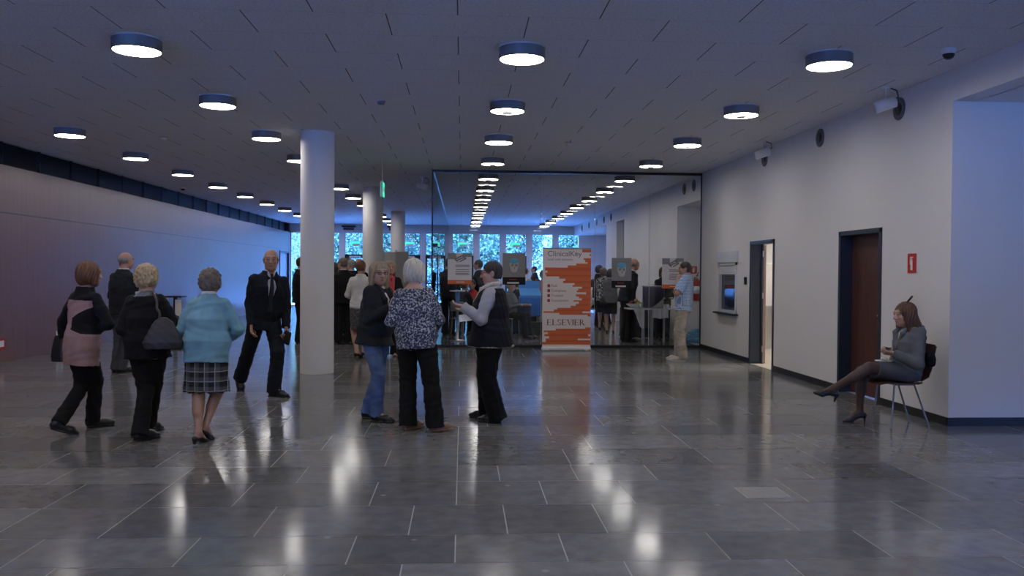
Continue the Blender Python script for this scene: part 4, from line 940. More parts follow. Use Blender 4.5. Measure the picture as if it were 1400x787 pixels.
# 6 woman in navy blazer and jeans
p0 = at_z(514, 574, 0); Yp = 8.58
I6 = person('blonde woman with glasses in a dark blazer and blue jeans, turned to the viewer', p0[0], Yp, 122, 1.62, h=.0055, head=(30, 4, 0), hair=('shag', 'hair_ash'), g=1.06, HM=at(513, 468, Yp), NK=at(518, 393, Yp), HD=at(518, 373.5, Yp-.04),
    arms=dict(R=dict(e=at(505, 433, Yp-.16), w=at(527, 424, Yp-.20), n=V3(.3, .9, .1), hd=V3(.55, .1, .85), curl=25), L=dict(e=at(527, 436, Yp+.15), w=at(540, 425, Yp+.05), n=V3(0, -1, 0), hd=V3(.8, 0, .5))),
    legs=dict(R=foot(522, 577, 112), L=foot(510, 572, 100)),
    top=dict(name='blazer', mat='cloth_charcoal', hem=-.115, hem_ab=(.198, .178), i=.024, ease=.026, open=(.20, .090, .015), lapel=1, sleeve=(.062, .055, .047)), shirt='cloth_white',
    bottom=dict(kind='trousers', name='jeans', mat='denim', r=(.094, .072, .070, .066), wr=.005, len=.03), shoe=('flat', 'leather_black'), glasses=True)
# 7 grey haired woman in printed blouse
p0 = at_z(578, 588, 0); Yp = 8.1
I7 = person('woman with pale grey bob in a patterned blouse and black trousers, back turned', p0[0], Yp, 8, 1.60, h=.0055, head=(2, 2, 0), hair=('bob', 'hair_palegrey'), g=1.10, HM=at(569, 463, Yp), NK=at(566, 393, Yp),
    arms=dict(L=dict(e=at(537, 430, Yp-.02), w=at(540, 428, Yp+.22)), R=dict(e=at(596, 425, Yp), w=at(596, 446, Yp+.16), n=V3(-1, 0, 0), hd=V3(-.3, .9, .1))),
    legs=dict(L=foot(563, 586, 48, 0, .05), R=foot(601, 589, 62, 0, .05)),
    top=dict(name='blouse', mat='print_blouse', hem=-.105, hem_ab=(.183, .142), i=.014, ease=.026, sleeve=(.058, .052, .046), collar=0),
    bottom=dict(kind='trousers', mat='cloth_black', r=(.102, .084, .082, .092), wr=.005), shoe=('flat', 'leather_brown'))
# 8 woman in black vest
p0 = at_z(666, 575, 0); Yp = 8.5
I8 = person('woman with short dark hair and glasses in a dark furry-trimmed vest, holding a booklet', p0[0], Yp, -80, 1.61, h=.0055, head=(-6, 6, 0), hair=('short', 'hair_dark'), g=1.26, HM=at(671, 459, Yp), NK=at(672, 394, Yp), HD=at(672, 373.5, Yp), skin='fair',
    arms=dict(L=dict(e=at(659, 433, Yp-.22), w=at(638, 422, Yp-.13), n=V3(.15, .5, .85), hd=V3(-1, .25, .16), curl=22), R=dict(e=at(661, 434, Yp+.2), w=at(640, 424, Yp+.10), n=V3(.1, -.5, .85), hd=V3(-1, -.3, .12), curl=22)),
    legs=dict(L=foot(671, 577, -72), R=foot(659, 571, -80)), shirt=None,
    top=dict(name='shirt', mat='cloth_shirtgrey', hem=-.08, hem_ab=(.16, .135), i=.010, sleeve=(.064, .060, .050)),
    bottom=dict(kind='trousers', mat='cloth_black', r=(.108, .100, .096, .100), wr=.005), shoe=('flat', 'leather_black'), glasses='red_enamel')
def vest(i_):
    sc, HM, R = i_['sc'], i_['HM'], i_['R']; g = 1.26; S = []
    for w_, cu, cv, a, b in BODY_F:
        if -.02 <= w_ < .5: S.append((w_*sc, cu, cv*sc, (a*g+.026+(.018 if w_ < .3 else 0))*sc, (b*g+.034+(.03 if w_ < .3 else 0))*sc))
    S.append((-.115*sc, 0, 0, .245*sc, .238*sc)); F = Field(.0055); F.loft(HM, R, S, k=0)
    for sg in (-1, 1): F.ell(HM+(R[0]*.215*sg+R[1]*.005+R[2]*.36)*sc, np.array([.075, .080, .105])*sc, R, .012, 'sub')
    F.cone(HM+(R[1]*.20+R[2]*.5)*sc, HM+(R[1]*.235+R[2]*.1)*sc, .075*sc, .035*sc, k=.01, mode='sub'); wr_noise(F, .003)
    F.build('vest', 'cloth_vest', i_['root'], None, None, i_['org'])
    F = Field(.005); f_ = lambda x, y, z: .006*np.sin(x*180+3*np.sin(z*90))*np.sin(y*170)*np.sin(z*150)
    pts = [HM+(R[0]*.235*math.cos(t)+R[1]*.234*math.sin(t)+R[2]*-.113)*sc for t in np.linspace(0, 2*PI, 25)]
    for a, b in zip(pts[:-1], pts[1:]): F.cone(a, b, .010, .010, k=.004)
    F.ripple(f_); F.build('hem_trim', 'cloth_cream', i_['root'], None, None, i_['org'])
    F = Field(.005); q = [(.055, .150, .20), (.075, .158, .33), (.098, .085, .465), (.085, -.03, .515), (.0, -.088, .525), (-.085, -.03, .515), (-.098, .085, .465), (-.075, .158, .33), (-.055, .150, .20)]
    q = [HM+(R[0]*a+R[1]*b+R[2]*c)*sc for a, b, c in q]
    for j, (a, b) in enumerate(zip(q[:-1], q[1:])): F.cone(a, b, .018+.006*(2 <= j <= 5), .018+.006*(2 <= j <= 5), k=.01)
    F.ripple(f_); F.build('collar', 'cloth_cream', i_['root'], None, None, i_['org'])
vest(I8)
F = None
# 9 man in checked shirt
p0 = at_z(931, 491, 0); Yp = 14.55
I9 = person('man in a blue checked short-sleeved shirt and khaki trousers, hand at his mouth', p0[0], Yp, -72, 1.73, male=True, h=.007, head=(-8, 6, 0), hair=('crop', 'hair_dark'), skin='tan', g=1.04, HM=at(934, 428, Yp), NK=at(937.5, 381, Yp), HD=at(936, 367.5, Yp),
    arms=dict(L=dict(e=at(927, 399, Yp-.24), w=at(929, 380, Yp-.10), n=V3(.6, .5, .1), hd=V3(.1, .35, 1), curl=55), R=dict(e=at(926, 402, Yp+.18), w=at(921, 398.5, Yp-.08), n=V3(.8, 0, .3), hd=V3(.2, -1, .1), curl=30)),
    legs=dict(L=dict(a=V3(at(934, 491, 14.42)[0], 14.44, .101), yaw=-76), R=dict(a=V3(at(928, 491, 14.66)[0], 14.64, .101), yaw=-82)),
    top=dict(name='shirt', mat='check_shirt', hem=-.09, hem_ab=(.190, .155), i=.020, ease=.014, sleeve=(.070, .072, .06), sleeve_len=.52),
    bottom=dict(kind='trousers', mat='cloth_khaki', r=(.096, .080, .078, .078), wr=.006), shoe=('flat', 'shoe_beige'))
# ================================================================== seated woman, her chair and what she holds
Ys = 8.27; RL = at_z(1263, 583, 0); FL = at_z(1211, 583, 0); CX0, CX1 = FL[0], RL[0]; CYm = Ys
ch = empty('stacking_chair', (0, 0, 0)); tag(ch, 'brown shell chair with thin chrome legs, under the seated woman', 'chair')
sx0, sx1 = CX0-.10, CX1-.02
def shell(pts, w0, w1, th, name):           # bent plywood strip: pts along x,z
    m = MB(); n = len(pts); N = 9; top = []; bot = []
    for i, (x, z) in enumerate(pts):
        a = pts[max(i-1, 0)]; b = pts[min(i+1, n-1)]; t = nrm([b[0]-a[0], b[1]-a[1]]); nn_ = (-t[1], t[0]); wd = w0+(w1-w0)*i/(n-1)
        e = 1-.22*max(0, abs(i/(n-1)-.5)*2-.7)/.3
        for k in range(N):
            v = (k/(N-1)-.5)*wd*e; dip = -.010*(1-(2*k/(N-1)-1)**2)
            top.append((x+nn_[0]*dip, CYm+v, z+nn_[1]*dip)); bot.append((x+nn_[0]*(dip-th), CYm+v, z+nn_[1]*(dip-th)))
    m.v = top+bot; o_ = n*N
    for i in range(n-1):
        for k in range(N-1):
            a = i*N+k; m.f.append([a, a+N, a+N+1, a+1]); m.f.append([o_+a, o_+a+1, o_+a+N+1, o_+a+N])
    for i in range(n-1):
        for k in (0, N-1):
            a = i*N+k; f = [a, o_+a, o_+a+N, a+N]; m.f.append(f if k else f[::-1])
    for k in range(N-1):
        for i in (0, n-1):
            a = i*N+k; f = [a, a+1, o_+a+1, o_+a]; m.f.append(f if i else f[::-1])
    m.m = [0]*len(m.f); m.sm = [True]*len(m.f); return m.build(name, 'door_wood', ch)
shell([(sx0, .435), (sx0+.03, .452), (sx0+.12, .455), (sx0+.25, .447), (sx0+.36, .445), (sx0+.43, .452)], .40, .40, .012, 'seat')
shell([(sx0+.43, .455), (sx0+.48, .50), (sx0+.51, .58), (sx0+.53, .70), (sx0+.555, .80), (sx0+.56, .82)][::-1], .37, .36, .012, 'backrest')
for (xb, xt) in ((CX0, sx0+.14), (CX1, sx0+.34)):
    for sg in (-1, 1): MB().tube([(xb, CYm+sg*.19, 0.0), (xb, CYm+sg*.19, .012), (xt, CYm+sg*.165, .43)], [.012, .009, .009], 10).build('leg', 'chrome', ch)
MB().tube([(sx0+.14, CYm-.165, .430), (sx0+.14, CYm+.165, .430)], .009, 8).tube([(sx0+.34, CYm-.165, .430), (sx0+.34, CYm+.165, .430)], .009, 8).tube([(sx0+.14, CYm-.165, .430), (sx0+.34, CYm-.165, .430)], .009, 8).tube([(sx0+.14, CYm+.165, .430), (sx0+.34, CYm+.165, .430)], .009, 8).build('seat_frame', 'chrome', ch)
HMs = np.array([sx0+.33, Ys, .555]); NKs = at(1248, 449, Ys)
def seat_skirt(i_):
    sc = i_['sc']; F = Field(.006); h0 = i_['HM']
    F.loft(h0, i_['R'], [(x*sc, 0, y*sc, a*sc, b*sc) for x, y, a, b in ((-.115, 0, .155, .12), (-.05, 0, .178, .135), (.05, 0, .165, .12), (.12, 0, .14, .105))], k=.03)
    for s_ in 'RL':
        p_, k_, q_, _ = i_['K'][s_]; F.cone(p_, p_+(k_-p_)*.80, .098*sc, .082*sc, k=.05, flat=1)
    a = i_['K']['R']; b = i_['K']['L']; F.cone((a[0]+b[0])/2, (a[0]+(a[1]-a[0])*.72+b[0]+(b[1]-b[0])*.72)/2, .095*sc, .078*sc, k=.06)
    F.half([0, 0, .460], (0, 0, -1)); F.build('skirt', 'cloth_greyskirt', i_['root'], None, None, i_['org'])
kL = at(1140.5, 530, Ys-.02); kR = None
fR = foot(1166, 577.5, -88, 0, .07, .97, .136)
I10 = person('seated woman with long brown hair in a grey skirt suit, legs crossed, looking left', HMs[0], HMs[1], -90, 1.64, h=.0055, head=(-4, 6, 0), hair=('long', 'hair_brown'), HM=HMs, NK=NKs, HD=at(1236.5, 430, Ys),
    pelvis=lambda V: (V[:, 2] < .64) & (V[:, 0] < HMs[0]+.02), shoe=('pump', 'leather_black', 'stocking'),
    arms=dict(L=dict(e=at(1256, 487, Ys-.20), w=at(1217, 481, Ys-.10), n=V3(-.1, .5, .8), hd=V3(-1, .25, .15), curl=45), R=dict(e=at(1250, 486, Ys+.20), w=at(1212, 478, Ys+.09), n=V3(-.2, -.7, .6), hd=V3(-1, -.45, .1), curl=55)),
    legs=dict(L=dict(a=kL, yaw=-86, pitch=-22, pole=V3(-.2, -.05, 1)), R=dict(fR, pole=V3(-1, .0, .4))),
    top=dict(name='jacket', mat='cloth_greyjacket', hem=-.07, hem_ab=(.185, .145), i=.018, ease=.02, sleeve=(.060, .053, .045), open=(.16, .085, .015), lapel=1, collar=0, nocollar=1), shirt='cloth_white', extra=seat_skirt)
o = Field(.006); b_ = HMs+V3(.10, .02, 0)
o.cone(b_+V3(.06, -.20, .17), b_+V3(.06, .14, .17), .045, .05, k=.02); o.cone(b_+V3(.08, -.19, .10), b_+V3(.08, .10, .09), .045, .04, k=.03); o.ripple(lambda x, y, z: .006*np.sin(60*y+20*z)*np.sin(70*z))
tag(o.build('coat', 'cloth_navy'), 'dark coat bundled against the backrest behind the seated woman', 'coat')
wl = I10['A']['L'][2]; wr_ = I10['A']['R'][2]; mid = (wl+wr_)/2+V3(-.105, 0, .035)
B_ = MB().rbox((-.045, -.07, -.004), (.035, .07, .004), .003); o = B_.build('phone', 'black_plastic'); o.location = mid; o.rotation_euler = (0, math.radians(-38), 0); tag(o, 'black mobile phone held in both hands by the seated woman', 'phone')
MB().box((-.040, -.064, .0041), (.030, .064, .0046)).build('screen', 'dark_pane', o)
kk = I10['K']['L']; lap = kk[0]+(kk[1]-kk[0])*.55+V3(0, .06, .080)
pl = empty('paper_plate', lap); tag(pl, 'white paper plate lying on the lap of the seated woman', 'plate'); MB().lathe([(.0, 0), (.06, 0), (.088, .012), (.090, .014), (.06, .004), (0, .003)], n=28).build('plate', 'paper_white', pl)
F = Field(.005); 
for k in range(7): a_ = rng.uniform(0, 6.3); F.ell(lap+V3(.02*math.cos(a_), .02*math.sin(a_), .022+.01*rng.uniform()), (.018, .015, .014), None, .006)
F.ripple(lambda x, y, z: .003*np.sin(x*210)*np.sin(z*240)); tag(F.build('napkin', 'paper_white'), 'crumpled white napkin on the paper plate', 'napkin')
# ================================================================== things carried by the others
def soft(pts, n=2):
    for _ in range(n):
        q = [pts[0]]
        for a, b in zip(pts[:-1], pts[1:]): q += [a*.75+b*.25, a*.25+b*.75]
        pts = q+[pts[-1]]
    return pts
def handbag(name, c, wd, hg, dp, m, label, strap, yaw=0, slouch=.0, tp=(.40, .34)):
    F = Field(.005); R = basis(yaw); F.loft(c, R, [(-hg/2, 0, 0, wd*.46, dp*.5), (-hg*.3, 0, 0, wd*.5, dp*.55), (0, 0, 0, wd*(.27+.5*tp[0]), dp*.45), (hg*.35, 0, 0, wd*tp[0], dp*.25), (hg/2, 0, 0, wd*tp[1], dp*.12)], k=0, p=3)
    F.ripple(lambda x, y, z: slouch*np.sin(70*x+30*z)*np.sin(60*z+2)); o = F.build(name, m); tag(o, label, 'handbag')
    if strap: MB().tube(soft(strap), .0095, 8).build('strap', m, o)
    return o
hL = I1['A']['L'][2]+V3(0, .01, -.10)
c_ = at(82.5, 476, 8.2); handbag('handbag', c_, .16, .245, .11, 'leather_black', 'black stiff handbag hanging from the left hand of the woman in pink', [c_+V3(-.05, 0, .11), hL+V3(-.012, 0, .055), hL+V3(.0, .0, .07), hL+V3(.012, 0, .055), c_+V3(.05, 0, .11)], 15)
c_ = at(223, 455, 7.56); sR = I2['A']['R'][0]
stp = [c_+V3(-.03, .0, .11), c_+V3(-.035, .02, .18), at(214, 422, 7.61), at(215, 410, 7.66), sR+V3(-.06, -.02, .075), sR+V3(-.05, .09, .05), c_+V3(.0, .15, .17)]
b2 = handbag('shoulder_bag', c_, .335, .27, .13, 'leather_grey', 'slouchy dark grey shoulder bag on the back of the woman in black', None, -14, .0018, (.24, .11))
MB().tube(soft(stp), .012, 8).build('strap', 'leather_grey', b2)
for p_ in stp[:1]: MB().tube([p_+V3(-.015, -.01, .0), p_+V3(.015, -.01, 0)], .012, 8).build('buckle', 'steel', b2)
w_ = I4['A']['L'][2]; hd = I4['A']['L'][3]; c_ = w_+hd*.10+V3(.02, -.03, -.035)
o = MB().rbox((-.045, -.012, -.085), (.045, .012, .085), .006).build('wallet', 'leather_black'); o.location = c_; o.rotation_euler = (.2, .35, -.4); tag(o, 'dark flat wallet in the hand of the striding man', 'wallet')
MB().box((-.04, -.0135, -.08), (.04, -.012, .08)).build('flap', 'leather_grey', o)
w_ = I5['A']['L'][2]; o = MB().rbox((-.01, -.035, -.065), (.01, .035, .065), .005).build('phone', 'black_plastic'); o.location = I5['HD']+I5['HR'][0]*-.100+I5['HR'][1]*.0+V3(0, 0, -.01); o.rotation_euler = (0, 0, -.5); tag(o, 'dark mobile phone at the ear of the bald man by the wood wall', 'phone')
wl = I8['A']['L'][2]; c_ = wl+V3(.06, -.05, -.085)
o = MB().prism([(-.085, -.10), (.085, -.085), (.085, -.080), (-.085, -.095)], 'y', -.06, .06).build('booklet', 'paper_white'); o.location = c_+V3(-.02, -.02, .10-.04); o.rotation_euler = (.5, -.05, .1); tag(o, 'white folded booklet held by the woman in the dark vest', 'booklet')
# ================================================================== roll-up banner
Yb = 16.45; bl = at_z(740, 479, 0); brr = at_z(808, 479, 0); Yb = (bl[1]+brr[1])/2; X0, X1 = at(741, 479, Yb)[0], at(807, 479, Yb)[0]; W_ = X1-X0; Zt = at(774, 338.5, Yb)[2]
bn = empty('roll_up_banner', ((X0+X1)/2, Yb, 0)); tag(bn, 'tall white and orange roll-up banner in front of the glass partition', 'banner')
MB().rbox((-W_/2-.01, -.05, 0), (W_/2+.01, .05, .075), .02).build('base', 'white_plastic', bn)
for sx in (-1, 1): MB().rbox((sx*W_*.4-.03, -.12, 0), (sx*W_*.4+.03, .12, .016), .005).build('foot', 'grey_plastic', bn)
MB().tube([(0, .025, .07), (0, .025, Zt-.01)], .010, 10).build('pole', 'steel', bn)
MB().rbox((-W_/2-.004, -.012, Zt-.022), (W_/2+.004, .020, Zt), .006).build('top_rail', 'steel', bn)
mat('banner_white', (.74, .67, .65), .55); mat('banner_orange', (.62, .135, .04), .55); mat('banner_deep', (.55, .105, .03), .55); mat('print_brown', (.20, .06, .05), .6); mat('print_red', (.35, .03, .04), .6); mat('print_grey', (.16, .14, .14), .6)
rows_ = [(45, 52, []), (52, 72, [(325, 385)]), (72, 85, []), (85, 96, [(374, 385)]), (96, 113, []), (113, 125, [(335, 385)]), (125, 140, [(345, 385)]), (140, 150, [(362, 385)]), (150, 163, [(285, 385)]), (163, 178, [(228, 385)]), (178, 200, [(75, 385)]), (200, 215, [(92, 385)]),
 (215, 228, [(78, 385)]), (228, 240, [(85, 385)]), (240, 255, [(172, 385)]), (255, 270, [(212, 385)]), (270, 285, [(198, 385)]), (285, 298, [(275, 385)]), (298, 310, [(262, 385)]), (310, 322, [(325, 385)]), (322, 335, [(300, 385)]), (335, 348, [(290, 385)]), (348, 362, [(354, 385)]), (362, 378, [(285, 385)]),
 (378, 390, [(305, 385)]), (390, 403, [(325, 385)]), (403, 413, [(270, 385)]), (413, 428, [(305, 385)]), (428, 442, [(285, 385)]), (442, 456, [(250, 385)]), (456, 468, [(160, 385)]), (468, 480, [(138, 385)]), (480, 492, [(68, 330)]), (492, 504, [(175, 385)]), (504, 515, [(365, 385)]), (515, 590, []), (590, 600, [(350, 385)]),
 (600, 612, [(150, 385)]), (612, 625, [(70, 385)]), (625, 638, [(98, 385)]), (638, 652, [(75, 370)]), (652, 668, [(107, 385)]), (668, 680, [(84, 300)]), (680, 692, [(85, 385)]), (692, 710, [(60, 385)]), (710, 730, [])]
m = MB(); m.box((-W_/2, .001, .06), (W_/2, .004, Zt-.01), 0)
def bx_(x): return -W_/2+(x-60)/325*W_
def bz(y): return Zt-.01-(y-45)/685*(Zt-.07)
for i, (y0, y1, ints) in enumerate(rows_):
    cuts = [60]+[c for it in ints for c in it]+[385]; col_ = 0
    xs = sorted(set(cuts))
    for a, b in zip(xs[:-1], xs[1:]):
        on = any(a >= it[0] and b <= it[1] for it in ints); mi = (1+(i % 3 == 1)) if on else 0
        m.add([(bx_(a), -.0005, bz(y1)), (bx_(b), -.0005, bz(y1)), (bx_(b), -.0005, bz(y0)), (bx_(a), -.0005, bz(y0))], [(0, 1, 2, 3)], mi)
m.build('printed_sheet', ['banner_white', 'banner_orange', 'banner_deep'], bn)
text_part('lettering', 'ClinicalKey', .148, 'print_grey', bn, (bx_(92), -.002, bz(100)), depth=.0008, sx=1.0)
text_part('lettering', '®', .05, 'print_grey', bn, (bx_(276), -.002, bz(84)), depth=.0008)
text_part('lettering', 'Lead with answers', .062, 'print_grey', bn, (bx_(93), -.002, bz(129)), depth=.0008, sx=1.05)
for k, t_ in enumerate(('Fast', 'Complete', 'Trusted', 'Convenient')):
    y = 304+k*34; MB().box((bx_(93), -.002, bz(y+10)), (bx_(111), -.0005, bz(y-10))).build('bullet', 'print_red', bn)
    text_part('lettering', t_, .068, 'print_grey', bn, (bx_(119), -.002, bz(y+7)), depth=.0008, sx=1.05)
# serif capitals built from stems, arms and serifs (unit cap height)
def serif_letters(word, x0, x1, z0, z1):
    m = MB(); t, n_, sf = .15, .055, .05; pen = 0.; Y_ = -.0018
    polys = []
    def rect(a, b, c, d): polys.append([(pen+a, b), (pen+c, b), (pen+c, d), (pen+a, d)])
    def stem(a, w=t): rect(a, 0, a+w, 1); rect(a-sf, 0, a+w+sf, .035); rect(a-sf, .965, a+w+sf, 1)
    def tri(*p): polys.append([(pen+a, b) for a, b in p])
    def arc(cx, cy, rx, ry, a0, a1, w0, w1):
        N = 12; P_ = []
        for i in range(N+1):
            a = math.radians(a0+(a1-a0)*i/N); wd = w0+(w1-w0)*math.sin(PI*i/N); P_.append(((cx+(rx)*math.cos(a), cy+(ry)*math.sin(a)), (cx+(rx-wd)*math.cos(a), cy+(ry-wd*.8)*math.sin(a))))
        for i in range(N): q4 = [P_[i][0], P_[i+1][0], P_[i+1][1], P_[i][1]]; polys.append([(pen+a, b) for a, b in q4])
    for ch_ in word:
        if ch_ == 'E': stem(.06); rect(.2, 0, .62, n_); rect(.2, .945, .60, 1); rect(.2, .48, .50, .48+n_); tri((.57, 0), (.66, 0), (.68, .24), (.65, .24)); tri((.55, 1), (.61, 1), (.62, .78), (.59, .78)); rect(.48, .38, .515, .62); adv = .74
        elif ch_ == 'L': stem(.06); rect(.2, 0, .60, n_); tri((.54, 0), (.62, 0), (.65, .27), (.62, .27)); adv = .70
        elif ch_ == 'S': arc(.28, .745, .235, .26, 20, 270, .05, .13); arc(.28, .255, .25, .27, 90, -160, .05, .14); rect(.475, .70, .51, 1.0); rect(.03, 0, .065, .32); adv = .60
        elif ch_ == 'V': tri((.03, 1), (.20, 1), (.44, .0), (.37, .0)); tri((.60, 1), (.655, 1), (.44, 0), (.40, .0)); rect(-.03, .965, .27, 1); rect(.52, .965, .76, 1); adv = .72
        elif ch_ == 'I': stem(.06); adv = .30
        elif ch_ == 'R': stem(.06); arc(.22, .745, .32, .255, 90, -90, .05, .12); rect(.2, .49, .25, .49+n_); rect(.2, .95, .25, 1); tri((.26, .50), (.42, .50), (.76, 0), (.58, 0)); rect(.58, 0, .80, .035); adv = .78
        pen += adv
    for k, P_ in enumerate(polys):
        y_ = Y_-.00003*k; pts = [(x0+(x1-x0)*a/pen, y_, z0+(z1-z0)*b) for a, b in P_]
        ar = sum(pts[i][0]*pts[(i+1) % len(pts)][2]-pts[(i+1) % len(pts)][0]*pts[i][2] for i in range(len(pts)))
        if ar < 0: pts = pts[::-1]
        m.add(pts, [list(range(len(pts)))])
    return m.build('lettering', 'print_brown', bn)
serif_letters('ELSEVIER', bx_(90), bx_(348), bz(576), bz(536))
# ================================================================== posters fixed to the glass
def poster(px0, py0, px1, py1, kind, label):
    a = at(px0, py1, YG-.012); b = at(px1, py0, YG-.012); W2, H2 = b[0]-a[0], b[2]-a[2]
    o = empty('poster', (a[0], YG-.008, a[2])); tag(o, label, 'poster', 'posters on the glass partition')
    S = MB(); S.box((0, -.003, 0), (W2, 0, H2), 0); S.build('sheet', ['poster_grey' if kind == 'skull' else 'poster_pale'], o)
    if kind == 'light':
        MB().box((0, -.0045, 0), (W2, -.003, H2*.13)).build('orange_band', 'banner_orange', o)
        MB().box((0, -.0045, H2*.80), (W2*.35, -.003, H2)).build('photo_strip', 'poster_grey', o); MB().box((W2*.62, -.0045, H2*.88), (W2, -.003, H2)).build('photo_strip', 'poster_grey', o)
        m = MB(); 
        for q0, q1 in (((.30, .80), (.62, .93)), ((.36, .76), (.66, .86)), ((.62, .93), (.74, .84)), ((.30, .80), (.42, .72)), ((.50, .72), (.78, .84))):
            m.tube([(W2*q0[0], -.006, H2*q0[1]), (W2*q1[0], -.006, H2*q1[1])], .012, 6)
        m.build('device_picture', 'print_grey', o); m = MB()
        for z_, x0_, x1_ in ((.60, .32, .92), (.555, .32, .92), (.46, .34, .9), (.40, .32, .92), (.34, .32, .88), (.29, .32, .92), (.055, .36, .7)): m.box((W2*x0_, -.0055, H2*z_), (W2*x1_, -.003, H2*(z_+.022)), 1 if z_ < .1 else 0)
        m.build('text_lines', ['print_grey', 'banner_white'], o)
    else:
        MB().box((0, -.0045, 0), (W2, -.003, H2*.24)).build('dark_band', 'table_black', o)
        MB().box((W2*.20, -.006, H2*.035), (W2*.72, -.0045, H2*.085)).box((W2*.3, -.006, H2*.155), (W2*.62, -.0045, H2*.18), 1).build('text_lines', ['poster_pale', 'print_red'], o)
        F = Field(.006); c_ = V3(W2*.50, -.004, H2*.66); 
        F.ell(c_+V3(0, 0, -.02), (.10, .010, .13), None, .01); F.ell(c_+V3(.0, 0, -.13), (.06, .010, .055), None, .02); F.ell(c_+V3(-.035, -.006, -.03), (.028, .012, .026), None, .004, 'sub'); F.ell(c_+V3(.045, -.006, -.03), (.028, .012, .026), None, .004, 'sub'); F.ell(c_+V3(.008, -.006, -.085), (.014, .012, .022), None, .004, 'sub')
        F.half(V3(0, -.003, 0), (0, 1, 0)); F.build('skull_picture', mat('bone', (.45, .42, .40), .6), o)
        F = Field(.006); F.ell(c_+V3(0, -.002, .055), (.088, .014, .062), None, .01); F.half(V3(0, -.003, 0), (0, 1, 0)); F.ripple(lambda x, y, z: .003*np.sin(x*190+4*np.sin(z*120))*np.sin(z*160)); F.build('brain_picture', mat('brain_blue', (.10, .36, .55), .5), o)
    return o
mat('poster_pale', (.66, .63, .62), .5); mat('poster_grey', (.24, .232, .23), .5)
poster(612, 346, 645, 388, 'light', 'pale poster with orange foot hung on the glass left of the woman in the vest')
poster(687, 346, 718.5, 389, 'skull', 'grey poster of a skull with a blue brain, just left of the banner')
poster(836, 352.5, 863.5, 393.5, 'skull', 'grey poster of a skull with a blue brain, right of the banner')
poster(905, 353, 935, 394, 'light', 'pale poster with orange foot on the glass behind the man in the checked shirt')
# ================================================================== signs and extinguishers
def ext_sign(loc, nx, label, sz=(.15, .21)):
    o = empty('fire_sign', loc, 0 if nx == 'y' else 0); tag(o, label, 'sign', 'red fire extinguisher signs'); w2, h2 = sz
    if nx == 'x':
        MB().box((-.006, -w2/2, 0), (0, w2/2, h2)).build('plate', 'red_sign', o)
        m = MB().box((-.008, -.018, h2*.15), (-.006, .022, h2*.66)).box((-.008, -.010, h2*.66), (-.006, .014, h2*.76)).box((-.008, -.03, h2*.78), (-.006, .03, h2*.84)).box((-.008, .028, h2*.42), (-.006, .036, h2*.8))
    else:
        MB().box((-w2/2, -.006, 0), (w2/2, 0, h2)).build('plate', 'red_sign', o)
        m = MB().box((-.022, -.008, h2*.15), (.018, -.006, h2*.66)).box((-.014, -.008, h2*.66), (.010, -.006, h2*.76)).box((-.03, -.008, h2*.78), (.03, -.006, h2*.84)).box((.028, -.008, h2*.42), (.036, -.006, h2*.8))
    m.build('pictogram', 'white_sign', o)
def extinguisher(loc, label, bracket):
    o = empty('fire_extinguisher', loc); tag(o, label, 'fire extinguisher', 'red fire extinguishers')
    MB().lathe([(0, 0), (.070, 0), (.078, .012), (.078, .40), (.068, .45), (.034, .485), (.028, .50)], n=28).build('cylinder', 'red_enamel', o)
    MB().lathe([(.026, .495), (.030, .50), (.030, .54), (.018, .56), (0, .56)], n=16).build('valve', 'steel', o)
    MB().box((-.012, -.10, .565), (.012, .05, .58)).add([], []).tube([(.0, 0, .555), (0, -.13, .64)], .011, 8).build('handle', 'black_plastic', o)
    MB().tube([(0, .03, .53), (-.02, .10, .53), (-.03, .13, .44), (-.03, .10, .22)], [.011, .011, .011, .016], 8).build('hose', 'black_plastic', o)
    MB().lathe([(.0785, .16), (.079, .16), (.079, .33), (.0785, .33)], n=28).build('label_band', 'white_sign', o); MB().box(*bracket).build('bracket', 'black_metal', o)
sg = at_x(1247, 373, RX); ext_sign((RX, sg[1], sg[2]), 'x', 'red fire extinguisher sign on the white wall above the seated woman', (.17, .21))
exy = at_x(1238, 420, RX-.10); extinguisher((RX-.10, exy[1], .64), 'red fire extinguisher on the white wall, half hidden by the seated woman', ((.06, -.05, .2), (.10, .05, .3)))
nx_ = at(950, 374, 18.95); ext_sign((nx_[0], 19.068, nx_[2]), 'y', 'small red fire extinguisher sign in the niche behind the glass', (.16, .17)) if nx_[0] < RX+.9 else None
e2 = at(953, 411, 18.9); extinguisher((e2[0], 18.93, e2[2]), 'red fire extinguisher in the niche behind the glass', ((-.05, .06, .2), (.05, .14, .3)))
q_ = at_x(1007.5, 388, RX); o = empty('card_reader', (RX, d1b+.2, 1.33)); tag(o, 'small black card reader between the hatch window and the open door', 'card reader'); MB().rbox((-.03, -.04, 0), (0, .04, .13), .008).build('case', 'black_plastic', o); MB().box((-.032, -.02, .08), (-.03, .02, .11)).build('lens', 'dark_pane', o)
for (px, py, lb, mt) in ((1, 470, 'small red and white notice low on the wood wall', 'red_sign'), (81, 458, 'small white notice low on the wood wall behind the black handbag', 'white_sign')):
    q_ = at_x(px, py, LX); o = empty('wall_notice', (LX, q_[1], q_[2])); tag(o, lb, 'sign', 'notices on the wood wall'); MB().box((0, -.12, -.09), (.008, .12, .09)).build('plate', mt, o); MB().box((.008, -.08, -.05), (.010, .08, .05)).build('panel', 'white_sign' if mt == 'red_sign' else 'grey_plastic', o)
